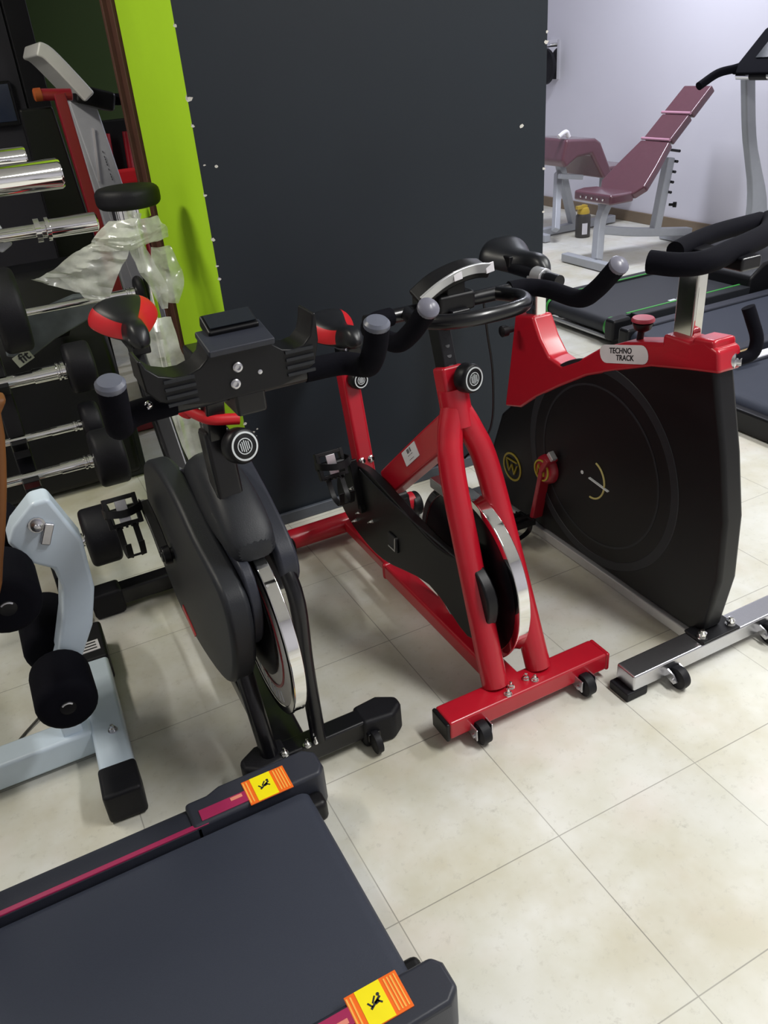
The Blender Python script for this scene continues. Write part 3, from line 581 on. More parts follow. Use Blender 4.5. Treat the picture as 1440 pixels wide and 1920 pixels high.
# crank and pedals
g = G(); g.beam([(1.472, 1.89, .301), (1.468, 1.93, .106)], .018, .044, up=(1, 0, 0)); g.lathe((1.488, 1.89, .301), (-1, 0, 0), [(.050, 0), (.048, .018), (.040, .028), (.001, .029)], 30); g.beam([(1.472, 1.89, .301), (1.470, 1.855, .355)], .018, .05, up=(1, 0, 0)); ck = plabel(g.build('crank_arm', dkred, B, bevel=.004), 'dark red crank arm')
g = G(); g.annulus((1.458, 1.894, .301), (1, 0, 0), .032, .037, .004, 32)
for a, b in (((1.912, 0.284), (1.908, 0.318)), ((1.908, 0.318), (1.896, 0.294)), ((1.896, 0.294), (1.884, 0.318)), ((1.884, 0.318), (1.880, 0.284))): g.beam([(1.4575, *a), (1.4575, *b)], .003, .007, up=(1, 0, 0))
g.build('crank_emblem', inky, ck)
g = G(); g.box((1.467, 1.853, .365), (.02, .030, .016), rotm('X', 40)); plabel(g.build('crank_clip', silv, ck, bevel=.002), 'silver clip on crank')
pedal(B, (1.405, 1.95, .098), 1, True, rotm('X', 175))
g = G(); g.beam([(1.57, 1.89, .301), (1.57, 1.85, .48)], .018, .044, up=(1, 0, 0)); g.build('crank_arm', dkred, B, bevel=.004)
pedal(B, (1.63, 1.85, .48), 1, True, rotm('X', 0))

# ------------------------------------------------------------------ treadmills
def treadmill(nm, label, x_end, dirx, y0, y1, L, rail_w, hz, m_rail, parts, group=None):
    pass
# front treadmill, rear end towards the bikes
B = thing('treadmill', 'charcoal treadmill in the foreground with magenta rail strips and yellow warning stickers', 'treadmill', (-.2, .95, 0), 'treadmills')
XE = .338
g = G(); g.box((-.42, 1.0, .085), (1.50, .40, .05)); g.build('deck', blk, B, bevel=.006)
g = G()
r = .030; n = 8; prof = [(-1.12, .1215), (XE-.030, .1215)]+[(XE-.030+r*math.sin(math.pi*k/n), .0915+r*math.cos(math.pi*k/n)) for k in range(1, n+1)]+[(-1.12, .0615)]
g.prism(prof, 'y', .765, 1.236); g.build('running_belt', belt, B, ang=50)
for q, (ya, yb) in enumerate(((1.242, 1.318), (.685, .762))):
    inner, outer = (ya, yb) if q == 0 else (yb, ya); sg = 1 if q == 0 else -1
    g = G(); g.prism([(ya, .06), (yb, .06), (yb, .128 if q == 0 else .142), (inner+sg*.052, .140), (inner, .143), (inner, .118)] if q == 0 else [(ya, .06), (yb, .06), (yb, .143), (yb-.052, .140), (ya, .128)], 'x', -1.12, .10); rl = g.build('side_rail', deck, B, bevel=.004)
    g = G(); g.box((-.50, inner+sg*.007, .1435), (1.23, .012, .005)); plabel(g.build('magenta_strip', magenta, rl, bevel=.0015), 'magenta strip')
    g = G(); yy0, yy1 = min(inner, outer+sg*.012), max(inner, outer+sg*.012)
    g.prism([(.08, yy0), (.37, yy0), (.385, yy0+.02), (.385, yy1-.02), (.36, yy1), (.16, yy1), (.13, outer), (.08, outer)] if q == 0 else [(.08, outer), (.13, outer), (.16, yy0), (.36, yy0), (.385, yy0+.02), (.385, yy1-.02), (.37, yy1), (.08, yy1)], 'z', .035, .150); ec = g.build('end_cap', deck, B, bevel=.010, seg=3)
    cyc = (inner+outer)/2
    g = G(); g.box((.315, inner-sg*.020, .075), (.10, .05, .06)); g.build('roller_housing', blk, ec, bevel=.015, seg=3)
    g = G(); g.box((.155, inner+sg*.024, .1505), (.105, .030, .003)); lb = plabel(g.build('magenta_label', magenta, ec, bevel=.001), 'magenta label')
    g = G(); g.box((.185, inner+sg*.030, .1525), (.026, .009, .001)); plabel(g.build('label_print', mat('salmon_ink', (.75, .25, .18), .5) if q == 0 else bpy.data.materials['salmon_ink'], lb), 'salmon print')
    g = G(); g.box((.255, inner+sg*.028, .1508), (.098, .070, .003)); wl = plabel(g.build('warning_sticker', orng, ec, bevel=.001), 'orange bordered warning sticker')
    g = G(); g.box((.248, inner+sg*.028, .1526), (.046, .068, .001)); plabel(g.build('yellow_field', yel, wl), 'yellow field')
    g = G()
    for xx, wd in ((0.2090, .003), (0.2160, .003), (0.2790, .003), (0.2855, .0025), (0.2915, .003), (0.2980, .0025)): g.box((xx, inner+sg*.028, .1526), (wd, .060, .001))
    plabel(g.build('orange_lines', mat('pale_orange_ink', (.95, .45, .08), .45) if q == 0 else bpy.data.materials['pale_orange_ink'], wl), 'pale orange lines')
    g = G()   # running figure and slanted belt mark
    fx, fy, fz = .249, inner+sg*.028, .1532
    for a, b, wd in (((-.010, -.006), (.012, .008), .004), ((-.004, .002), (.004, .012), .003), ((.004, .004), (.012, -.004), .003), ((-.006, -.004), (-.012, .006), .003), ((.0, .0), (.008, .002), .006)):
        g.beam([(fx+a[0], fy+a[1], fz), (fx+b[0], fy+b[1], fz)], wd, .0008)
    g.lathe((fx+.010, fy+.012, fz-.0004), (0, 0, 1), [(.003, 0), (.003, .0008)], 12); plabel(g.build('warning_pictogram', inkk, wl), 'black pictogram')
g = G(); g.cyl((XE-.030, .76, .0915), (XE-.030, 1.24, .0915), .022); g.build('rear_roller', steel, B)
for y in (.72, 1.28):
    for x in (.25, -.95): g = G(); g.cyl((x, y, 0), (x, y, .065), .022); g.build('foot', rub, B)
g = G(); g.prism([(-1.62, .03), (-1.60, .20), (-1.50, .26), (-1.20, .23), (-1.10, .15), (-1.10, .06)], 'y', .67, 1.33); g.build('motor_hood', deck, B, bevel=.015)

# treadmills on the right, running away to the right
def right_mill(name, label, xe, ya, yb, zt, L, edge, kind, zlow=.02):
    """ya<yb; rear end at x=xe, running to +x"""
    B = thing(name, label, 'treadmill', (xe+L*.5, (ya+yb)/2, 0), 'treadmills')
    rw = .075
    r = (zt-zlow-.015)/2; r = min(r, .045); n = 8; zc = zt-.012-r
    prof = [(xe+L, zt-.012)]+[(xe+r-r*math.sin(math.pi*k/n), zc+r*math.cos(math.pi*k/n)) for k in range(n+1)]+[(xe+L, zc-r)]
    g = G(); g.prism(prof, 'y', ya+rw, yb-rw); bl = g.build('running_belt', belt if kind != 'g' else mat('black_belt', (.017, .019, .026), .6, bump=.3, scale=400), B, ang=50)
    g = G(); g.box((xe+L*.5+.05, (ya+yb)/2, .045), (L-.15, yb-ya-.18, .05)); g.build('deck_frame', blk, B)
    for q, y in ((0, ya), (1, yb-rw)):
        g = G(); g.box((xe+L/2+.10, y+rw/2, zt-.045), (L-.12, rw-.004, .09)); rl = g.build('side_rail', deck if kind != 'g' else blkm, B, bevel=.008)
        g = G(); g.box((xe+.045, y+rw/2, zc), (.13, rw+.004, 2*r+.03)); ec = g.build('end_cap', blk, B, bevel=.018, seg=3)
        if kind == 'g':
            inn = y+rw if q == 0 else y
            g = G(); g.box((xe+L/2+.08, inn+(-.006 if q == 0 else .006), zt+.001), (L-.1, .010, .004)); plabel(g.build('green_strip', grn, rl), 'green strip')
            g = G(); g.annulus((xe+r*.9, inn+(.012 if q == 0 else -.012), zc), (0, 1, 0), r+.001, r+.005, .016, 32); plabel(g.build('green_ring', grn, ec), 'green ring on roller end')
        if kind == 'o':
            g = G(); g.box((xe+.35, y+rw/2, zt+.032), (.11, rw*.8, .006)); plabel(g.build('gold_cap', gold, ec, bevel=.002), 'gold cap')
    for x in (xe+.15, xe+L-.15):
        for y in (ya+.04, yb-.04): g = G(); g.cyl((x, y, 0), (x, y, .05), .02); g.build('foot', rub, B)
    return B
B = right_mill('treadmill', 'black treadmill with green edge strips nearest the maroon benches', 3.02, 3.30, 3.99, .150, 1.30, 0, 'g')
g = G(); g.cyl((3.035, 3.36, .035), (3.035, 3.93, .035), .012); plabel(g.build('rear_bar', silv, B), 'silver rear bar')
g = G(); g.box((3.62, 3.385, .1535), (.16, .02, .003)); g.box((3.50, 3.385, .1535), (.05, .02, .003)); plabel(g.build('rail_lettering', inkw, B), 'pale marking on near rail')
g = G(); g.prism([(4.00, .05), (4.02, .20), (4.12, .27), (4.45, .30), (4.66, .22), (4.68, .05)], 'y', 3.30, 3.99); hd = g.build('motor_hood', blk, B, bevel=.02)
g = G(); g.box((4.12, 3.62, .275), (.14, .40, .006), rotm('Y', 4)); g.build('hood_badge', silv, hd, bevel=.002)
for y in (3.33, 3.96):
    g = G(); g.beam([(4.80, y, .05), (4.77, y, .45), (4.62, y, .85), (4.53, y, 1.22)], .05, [.16, .16, .16, .16, .16, .14, .12, .10, .09, .08, .08, .08, .08, .08, .08, .08], up=(1, 0, 0), n=5); g.build('upright', gry, B, bevel=.010)
g = G(); g.prism([(4.36, 1.225), (4.40, 1.27), (4.62, 1.46), (4.68, 1.44), (4.60, 1.22)], 'y', 3.36, 3.95); cs = g.build('console', foam, B, bevel=.02)
g = G(); g.box((4.505, 3.655, 1.364), (.01, .36, .18), rotm('Y', 49)); g.build('screen', glassd, cs)
for y in (3.345, 3.945):
    g = G(); g.tube([(4.50, y, 1.27), (4.40, y, 1.255), (4.26, y, 1.24), (4.12, y, 1.185)], .024, 14, 6); g.build('handrail', foam, B)
g = G(); g.cyl((4.40, 3.40, 1.215), (4.40, 3.92, 1.215), .02); 
bar = g.build('sensor_bar', chrome, B); g = G(); g.cyl((4.40, 3.70, 1.215), (4.40, 3.82, 1.215), .023); g.build('sensor_sleeve', blk, bar)
B = right_mill('treadmill', 'plain black treadmill between the green-edged and the gold-capped treadmills', 2.98, 2.60, 3.22, .145, 1.45, 0, 'p')
g = G(); g.prism([(4.30, .05), (4.32, .20), (4.42, .26), (4.75, .28), (4.85, .2), (4.86, .05)], 'y', 2.60, 3.22); g.build('motor_hood', blk, B, bevel=.02)
B = right_mill('treadmill', 'dark treadmill with gold caps and white rail label behind shrouded bike', 2.73, 1.80, 2.54, .140, 1.52, 0, 'o')
g = G(); g.box((2.715, 2.17, .052), (.05, .74, .096)); g.build('rear_fascia', blk, B, bevel=.012)
g = G(); g.box((3.45, 2.503, .142), (.62, .055, .006)); plabel(g.build('rail_label', mat('white_label', (.80, .80, .86), .4), B), 'long white rail label')
for y in (1.838, 2.503): g = G(); g.box((3.05, y, .155), (.13, .07, .03)); g.build('rail_block', blk, B, bevel=.005)
g = G(); g.prism([(4.20, .05), (4.22, .20), (4.32, .26), (4.70, .28), (4.80, .2), (4.82, .05)], 'y', 1.80, 2.54); g.build('motor_hood', blk, B, bevel=.02)

# ------------------------------------------------------------------ maroon benches
B = thing('incline_bench', 'maroon upholstered incline bench with grey frame against the white wall', 'weight bench', (4.5, 4.83, 0), 'maroon weight benches')
YB = 4.83
def pad(g, c0, c1, w0, w1, th, nrm):
    c0, c1 = V(c0), V(c1); n_ = V(nrm).normalized()
    P = lambda c, w: [c+V(0, -w/2, 0), c+V(0, w/2, 0), c+V(0, w/2, 0)+n_*th, c+V(0, -w/2, 0)+n_*th]
    return g.ring([P(c0, w0), P(c1, w1)])
pd = V(.70, 0, .62).normalized(); pn = V(-.62, 0, .70)
p0 = V(4.34, YB, .50)
g = G(); P = [(-.02, .34), (.06, .46), (.22, .40), (.44, .29)]
rs = [[p0+pd*t+V(0, -w/2, 0)-pn*.06, p0+pd*t+V(0, w/2, 0)-pn*.06, p0+pd*t+V(0, w/2, 0), p0+pd*t+V(0, -w/2, 0)] for t, w in P]; g.ring(rs); g.build('lower_back_pad', maroon, B, bevel=.015, seg=3)
for nm, a, b in (('middle_back_pad', .455, .675), ('head_pad', .69, .93)):
    g = G(); rs = [[p0+pd*t+V(0, -w/2, 0)-pn*.06, p0+pd*t+V(0, w/2, 0)-pn*.06, p0+pd*t+V(0, w/2, 0), p0+pd*t+V(0, -w/2, 0)] for t, w in ((a, .275), (b, .265))]; g.ring(rs); g.build(nm, maroon, B, bevel=.012, seg=3)
for t in (.447, .682): g = G(); c = p0+pd*t+pn*.004; g.cyl(c-V(0, .14, 0), c+V(0, .14, 0), .010); plabel(g.build('pad_highlight', mat('pink_highlight', (.55, .28, .38), .25) if t < .5 else bpy.data.materials['pink_highlight'], B), 'pale modelled highlight band between pads')  # highlights between the pads, modelled as pale pink rods
g = G(); rs = [[V(x, YB+.04-w/2, z-.07), V(x, YB+.04+w/2, z-.07), V(x, YB+.04+w/2, z), V(x, YB+.04-w/2, z)] for x, z, w in ((4.36, .50, .40), (4.24, .505, .44), (4.14, .50, .40))]; g.ring(rs); sp = g.build('seat_pad', maroon, B, bevel=.018, seg=3)
for k in range(5): g = G(); g.ell((4.132, YB-.09+.06*k, .465), (.005, .008, .008), None, 10, 6); g.build('stud', chrome, sp)
g = G(); g.beam([p0+pd*.05-pn*.085, p0+pd*.90-pn*.085], .06, .045, up=pn); g.build('back_support', gry, B, bevel=.006)
g = G(); g.beam([(4.10, YB-.10, .05), (4.20, YB, .30), (4.26, YB, .44)], .07, .06, up=(1, 0, 0), n=3); g.build('front_post', gry, B, bevel=.008)
g = G(); g.beam([(4.20, YB, .24), (4.55, YB, .17), (5.10, YB, .09)], .07, .06, n=3); g.build('main_beam', gry, B, bevel=.008)
g = G(); g.beam([(4.74, YB, .15), (4.82, YB, .66)], .06, .07, up=(1, 0, 0)); st = g.build('adjuster_strut', gry, B, bevel=.008)
for k in range(5): g = G(); g.cyl((4.79+.012*k+.03, YB-.05, .42+.07*k), (4.79+.012*k+.045, YB+.05, .42+.07*k), .010); g.build('notch_peg', blkf, st)
g = G(); g.lathe((4.83, YB-.03, .33), (.6, -.8, 0), [(.01, 0), (.01, .03), (.02, .03), (.02, .055)], 16); g.build('pull_pin', blk, B)
g = G(); g.beam([(4.06, YB-.30, .035), (4.06, YB+.22, .035)], .07, .06); fb = g.build('front_foot', gry, B, bevel=.008)
g = G(); g.beam([(5.08, YB-.26, .035), (5.08, YB+.26, .035)], .07, .06); g.build('rear_foot', gry, B, bevel=.008)
B = thing('preacher_bench', 'maroon preacher curl bench with sloped arm pad beside the pillar', 'weight bench', (4.8, 5.9, 0), 'maroon weight benches')
g = G(); g.prism([(4.50, .56), (4.46, .62), (4.50, .78), (4.80, .755), (4.855, .72), (5.00, .46), (4.90, .43), (4.76, .64), (4.62, .63)], 'y', 5.62, 6.12); g.build('arm_pad', maroon, B, bevel=.025, seg=3)
g = G(); g.box((5.10, 5.87, .475), (.34, .32, .06)); g.build('seat_pad', maroon, B, bevel=.02, seg=3)
g = G(); g.beam([(4.62, 5.87, .62), (4.72, 5.87, .30), (4.80, 5.87, .06)], .07, .06, up=(1, 0, 0), n=3); g.beam([(4.50, 5.70, .50), (4.75, 5.72, .46)], .04, .04); g.beam([(4.30, 5.87, .04), (5.25, 5.87, .04)], .07, .06); g.beam([(5.12, 5.87, .05), (5.12, 5.87, .45)], .06, .06, up=(1, 0, 0)); g.beam([(4.36, 5.65, .035), (4.36, 6.1, .035)], .06, .06); g.beam([(4.62, 5.87, .50), (4.40, 5.60, .10)], .06, .05, up=(1, 0, 0)); g.build('frame', gry, B, bevel=.007)
g = G(); g.tube([(4.45, 5.66, .80), (4.52, 5.66, .83), (4.55, 5.66, .79)], .018, 12, 5); g.build('bar_rest', whs, B)
# can on the floor
B = thing('spray_can', 'dark can with yellow top on the floor under maroon benches', 'can', (4.70, 5.62, 0))
g = G(); g.lathe((4.70, 5.62, 0), (0, 0, 1), [(.055, 0), (.062, .004), (.062, .17), (.05, .19)], 28); c = g.build('body', canm, B)
g = G(); g.lathe((4.70, 5.62, .185), (0, 0, 1), [(.05, 0), (.052, .02), (.04, .05), (.016, .06), (.016, .075)], 24); g.box((4.67, 5.61, .245), (.10, .03, .025)); g.build('yellow_cap', yelcap, B)
g = G(); rs = [[V(4.70+.0625*math.cos(a), 5.62+.0625*math.sin(a), zz) for zz in (.03, .12)] for a in [math.radians(225+k*6) for k in range(8)]]; g.grid(rs); g.build('paper_label', whs, c)
# weight plates on a wall peg
B = thing('weight_tree', 'black weight plates on a wall mounted steel peg behind the pillar', 'weight rack', (5.40, 6.95, 1.32))
g = G(); g.box((5.385, 6.95, 1.30), (.03, .12, .32)); g.cyl((5.39, 6.95, 1.42), (5.14, 6.95, 1.42), .016); g.cyl((5.39, 6.95, 1.27), (5.10, 6.95, 1.27), .02); g.build('peg', chrome, B)
g = G(); g.lathe((5.30, 6.95, 1.25), (-1, 0, 0), [(.025, 0), (.14, .002), (.15, .01), (.15, .04), (.13, .05), (.025, .05)], 40); g.build('weight_plate', rub, B)
g = G(); g.annulus((5.20, 6.95, 1.40), (1, 0, 0), .07, .095, .03, 32); g.build('plate_ring', rub, B)

# ------------------------------------------------------------------ pale grey leg developer bench
B = thing('leg_developer_bench', 'pale grey leg curl bench with black foam rollers at the left edge', 'weight bench', (-.03, 1.8, 0))
a, b = V(-.030, 1.50, .048), V(0.0, 2.14, .048)
g = G(); g.beam([a.lerp(b, .10), b], .082, .080); cf = g.build('floor_foot', wht, B, bevel=.010, seg=3)
g = G(); g.beam([a-V(.002, .02, 0), a.lerp(b, .13)], .090, .088); plabel(g.build('foot_cap', rub, cf, bevel=.010, seg=3), 'black rubber foot cap')
g = G(); g.beam([a.lerp(b, .80), b+V(.002, .06, 0)], .092, .090); fc = plabel(g.build('foot_cap', rub, cf, bevel=.010, seg=3), 'black rubber foot cap')
c = a.lerp(b, .90)
g = G(); g.box(c+V(-.002, 0, .0455), (.060, .050, .002)); plabel(g.build('cap_label', whs, fc), 'pale printed label')
g = G()
for k in range(3): g.box(c+V(-.002, -.014+.014*k, .0468), (.044, .005, .001))
g.build('label_print', inkk, fc)
g = G(); g.beam([(-.055, 1.765, .050), (-1.25, 1.765, .050)], .080, .076); g.build('main_beam', wht, B, bevel=.010, seg=3)
g = G(); g.lathe((-.020, 1.68, .0885), (0, 0, 1), [(.012, 0), (.012, .006), (.006, .009)], 16); bolt((-.01, 1.70, .088), (0, 0, 1), B, .009, steel)
# curved arm
outer = [(-.073, .722), (-.022, .766), (.012, .766), (.052, .65), (.047, .523), (.020, .43), (-.028, .345)]
inner = [(-.075, .375), (-.036, .48), (-.018, .55), (-.022, .60), (-.060, .628), (-.092, .690)]
g = G(); g.prism(outer+inner, 'y', 1.665, 1.735); arm = g.build('curved_arm', wht, B, bevel=.010, seg=3, ang=30)
g = G(); g.prism([(-.03, .46), (-.075, .37), (-.105, .31), (-.055, .28), (-.026, .35)], 'y', 1.67, 1.73); g.build('arm_foot', wht, arm, bevel=.006)
bolt((-.026, 1.664, .716), (0, -1, 0), arm, .013, steel); 
g = G(); g.box((-.012, 1.662, .69), (.020, .010, .05), rotm('Y', 25)); g.build('arm_latch', steel, arm, bevel=.003)
g = G(); g.beam([(-.10, 1.765, .08), (-.10, 1.765, .30)], .05, .05, up=(1, 0, 0)); g.build('arm_support', wht, B, bevel=.006)
for (x, z, ya, yb, L) in ((-.080, .345, 1.52, 1.665, 0), (-.080, .345, 1.740, 1.93, 0), (-.120, .640, 1.50, 1.655, 0), (-.120, .640, 1.745, 1.90, 0)):
    g = G(); g.round_cyl((x, ya, z), (x, yb, z), .066, .022); ro = g.build('foam_roller', foam, B)
    if yb < 1.7:
        g = G(); g.lathe((x, ya+.001, z), (0, -1, 0), [(.017, 0), (.017, .002), (.012, .003), (.001, .003)], 20); rc = g.build('roller_plug', blk, ro)
        g = G(); g.tube([(x+.014*math.cos(t), ya-.003, z+.014*math.sin(t)) for t in [math.radians(40+k*12) for k in range(9)]], .0022, 8, 1); plabel(g.build('plug_arc', steel, rc), 'bright steel arc on plug')  # steel arc over part of the plug rim
for x, z in ((-.080, .345), (-.120, .640)): g = G(); g.cyl((x, 1.52, z), (x, 1.92, z), .014); g.build('roller_axle', chrome, B)
# invented pad and post in place of a blurred, probable fingertip
B = thing('brown_blur_stand_in', 'invented brown upright pad at the far left edge, standing in for a blurred, probable fingertip', 'stand-in pad', (-.20, 1.45, 0))
g = G(); g.prism([(-.50, .68), (-.48, 1.05), (-.04, 1.080), (-.020, 1.045), (-.036, .96), (-.062, .87), (-.095, .775), (-.125, .70), (-.18, .665)], 'y', 1.425, 1.475, n=2); g.build('pad', brownv, B, bevel=.012, seg=3, ang=60)
g = G(); g.beam([(-.47, 1.50, 0), (-.47, 1.50, .95)], .05, .05, up=(1, 0, 0)); g.box((-.47, 1.50, .01), (.10, .10, .02)); g.build('post', wht, B, bevel=.006)
# power lead on the floor
g = G(); g.tube([(-.60, 1.62, .005), (-.35, 1.78, .004), (-.22, 1.92, .004), (-.15, 1.98, .012), (-.12, 2.0, .025)], .0035, 8, 7); tag(g.build('power_cord', canm), 'thin dark cord on the floor beside the leg bench', 'cord')

# ------------------------------------------------------------------ barbell rack and fixed barbells
B = thing('barbell_rack', 'black upright rack holding a column of chrome barbells at left', 'rack', (-.45, 2.6, 0))
slots = [(2.40, .262), (2.50, .470), (2.68, .527), (2.68, .716), (2.80, .886)]
for x in (-.015, -.95):
    g = G(); g.beam([(x, 2.60, .03), (x, 3.02, 1.22)], .055, .06, up=(0, -1, 0)); up_ = g.build('upright', blkf, B, bevel=.006)
    g = G(); g.beam([(x, 2.36, .03), (x, 3.06, .03)], .055, .055); g.build('rack_foot', blkf, up_, bevel=.006)
    g = G(); g.box((x, 2.345, .035), (.06, .03, .06)); plabel(g.build('foot_cap', knobred, up_, bevel=.006), 'red foot cap')
    for y, z in slots:
        t = (z-.03)/1.19; yb = 2.60+.42*t
        g = G(); g.beam([(x, yb, z-.03), (x, y-.01, z-.026), (x, y-.034, z+.004)], .05, .016); g.build('hook', blkf, up_, bevel=.003)
g = G(); g.beam([(-.95, 3.02, 1.21), (-.015, 3.02, 1.21)], .05, .05); g.build('top_bar', blkf, B, bevel=.006)
g = G(); g.beam([(-.95, 2.90, .05), (-.015, 2.90, .05)], .05, .05); g.build('bottom_bar', blkf, B, bevel=.006)
g = G(); g.lathe((-.015, 2.56, .28), (0, -1, -.1), [(.02, 0), (.045, .004), (.05, .02), (.045, .05), (.03, .06)], 20); plabel(g.build('red_cap', dkred, B), 'red cap on rack upright')
def barbell(label, y, z, xh, hw, hr, rb, xl=-1.0, sleeve=0.10):
    B = thing('fixed_barbell', label, 'barbell', (xl/2, y, z), 'fixed barbells on the rack')
    g = G(); g.cyl((xl-.05, y, z), (xh+.01, y, z), rb); bar = g.build('bar', chrome, B)
    g = G(); g.cyl((xh-sleeve, y, z), (xh-.012, y, z), rb*1.18); g.lathe((xh-.030, y, z), (1, 0, 0), [(rb*1.2, 0), (rb*1.45, .002), (rb*1.45, .008), (rb*1.2, .010), (rb*1.2, .014), (rb*1.45, .016), (rb*1.45, .026)], 20); g.build('collar', chrome, B)
    for q in (0, 1):
        x0_ = xh if q == 0 else xl-.05-hw
        g = G(); g.round_cyl((x0_, y, z), (x0_+hw, y, z), hr, .016, 36); g.build('rubber_head', rub, B)
    return B
barbell('chrome fixed barbell lowest in the rack, its black head beside the bike pedal', 2.40, .262, .082, .095, .094, .015)
barbell('chrome fixed barbell second from bottom, black head above the lowest barbell', 2.50, .470, .178, .095, .092, .015)
barbell('slim chrome fixed barbell third from bottom, head behind the black bike grip', 2.68, .527, .188, .06, .070, .012)
barbell('thick chrome fixed barbell fourth from bottom with ringed collar at its head', 2.68, .716, .185, .085, .080, .020)
B5 = barbell('thin chrome fixed barbell topmost in rack, passing behind the red-black saddle', 2.80, .886, .470, .03, .05, .012)
g = G(); g.round_cyl((.03, 2.80, .90), (.12, 2.80, .90), .13, .02, 40); g.build('bumper_plate', rub, B5)
# plate storage pegs on a tall machine post at far left
B = thing('plate_storage_post', 'dark machine post with three thick chrome plate pegs at upper left', 'rack', (-.70, 2.35, 0))
g = G(); g.box((-.70, 2.20, .75), (.10, .10, 1.50)); g.box((-.70, 2.20, .02), (.4, .3, .04)); g.beam([(-.70, 2.26, 1.33), (-.70, 2.64, 1.15)], .07, .08); g.build('post', blkf, B, bevel=.006)
for (xa, xb, y, z, r) in ((-.68, .262, 2.2, 1.326, .034), (-.68, .214, 2.42, 1.352, .028)):
    g = G(); g.lathe((xa, y, z), (1, 0, 0), [(r*.9, 0), (r*.9, .03), (r, .03), (r, xb-xa-.006), (r*.9, xb-xa), (.001, xb-xa+.001)], 24); g.build('peg', chrome, B)
g = G(); g.lathe((-.68, 2.6, 1.15), (1, 0, 0), [(.019, 0), (.019, .88), (.034, .88), (.034, .895), (.024, .897), (.024, .908), (.034, .91), (.034, .92), (.027, .922), (.027, 1.05), (.020, 1.055)], 24); g.build('peg', chrome, B)
g = G(); g.prism([(.02, 1.31), (.10, 1.22), (.135, 1.12), (.10, 1.10), (.02, 1.18)], 'y', 2.62, 2.66); g.build('bracket', gry, B, bevel=.006)

# round padded post wrapped in torn film
B = thing('wrapped_post', 'round black pad on chrome post draped with torn clear plastic film', 'gym equipment', (.52, 2.86, 0))
cx, cy = .520, 2.84
g = G(); g.round_cyl((cx, cy, 1.142), (cx, cy, 1.205), .102, .022, 40); g.build('round_pad', rub, B)
g = G(); g.cyl((cx+.005, cy, .03), (cx+.005, cy, 1.145), .018); g.cyl((cx, cy, 1.11), (cx, cy, 1.145), .06); g.build('post', chrome, B)
g = G(); g.lathe((cx, cy, 0), (0, 0, 1), [(.16, 0), (.16, .015), (.03, .03)], 32); g.build('base', blkf, B)
def sheet(rows, nu=26, nv=22, amp=.010, sd=0, sc=14):
    """film between guide rows, each a list of points; wrinkled"""
    R = [crom(r, 1 if len(r) < 3 else 8) for r in rows]
    def samp(P, t):
        f = t*(len(P)-1); i = min(int(f), len(P)-2); return P[i].lerp(P[i+1], f-i)
    out = []
    for v in range(nv+1):
        pts = crom([samp(r, v/nv) for r in R], 6); row = []
        for u in range(nu+1):
            p = samp(pts, u/nu); n_ = noise.noise(V(p.x*sc+sd, p.z*sc*.5, u*.25))+.5*noise.noise(V(p.x*sc*3, p.z*sc*1.2+sd, u*.5))
            row.append(p+V(n_*amp*.6, n_*amp*1.6, n_*amp*.3))
        out.append(row)
    g = G(); g.grid(out); return g
yb = 2.74
sheet([[(.43, yb, 1.125), (.50, yb-.06, 1.13), (.575, yb, 1.12)], [(.36, yb-.03, 1.08), (.47, yb-.08, 1.07), (.60, yb, 1.09)], [(.37, yb, 1.045), (.47, yb-.04, 1.04), (.61, yb+.03, 1.05)]], 20, 20, .014, 3).build('plastic_film', film, B)
sheet([[(.42, yb, 1.09), (.475, yb-.03, 1.085)], [(.30, yb-.02, 1.05), (.455, yb-.06, 1.03)], [(.22, yb-.02, 1.01), (.42, yb-.05, .985)], [(.158, yb-.02, .995), (.37, yb-.04, .905)]], 26, 14, .010, 9).build('plastic_film', film, B)
sheet([[(.455, yb-.02, 1.08), (.505, yb-.03, 1.08)], [(.47, yb-.04, 1.0), (.525, yb-.05, 1.0)], [(.50, yb-.05, .91), (.555, yb-.05, .91)], [(.525, yb-.04, .84), (.545, yb-.04, .84)]], 20, 10, .010, 21).build('plastic_film', film, B)
sheet([[(.54, yb, 1.03), (.60, yb, 1.02)], [(.525, yb-.03, .98), (.615, yb, .97)], [(.52, yb-.03, .92), (.62, yb-.02, .91)], [(.545, yb-.02, .86), (.585, yb-.02, .84)]], 20, 14, .012, 31).build('plastic_film', film, B)
sheet([[(.24, yb-.02, .99), (.345, yb-.03, .97)], [(.28, yb-.02, .945), (.35, yb-.03, .93)], [(.31, yb-.02, .91), (.37, yb-.03, .89)]], 14, 10, .010, 41).build('plastic_film', film, B)
sheet([[(.42, 2.62, .84), (.54, 2.66, .82)], [(.44, 2.62, .66), (.56, 2.66, .65)], [(.46, 2.62, .48), (.60, 2.66, .48)], [(.50, 2.62, .30), (.62, 2.66, .28)]], 30, 14, .016, 51, 10).build('plastic_film', film, B)

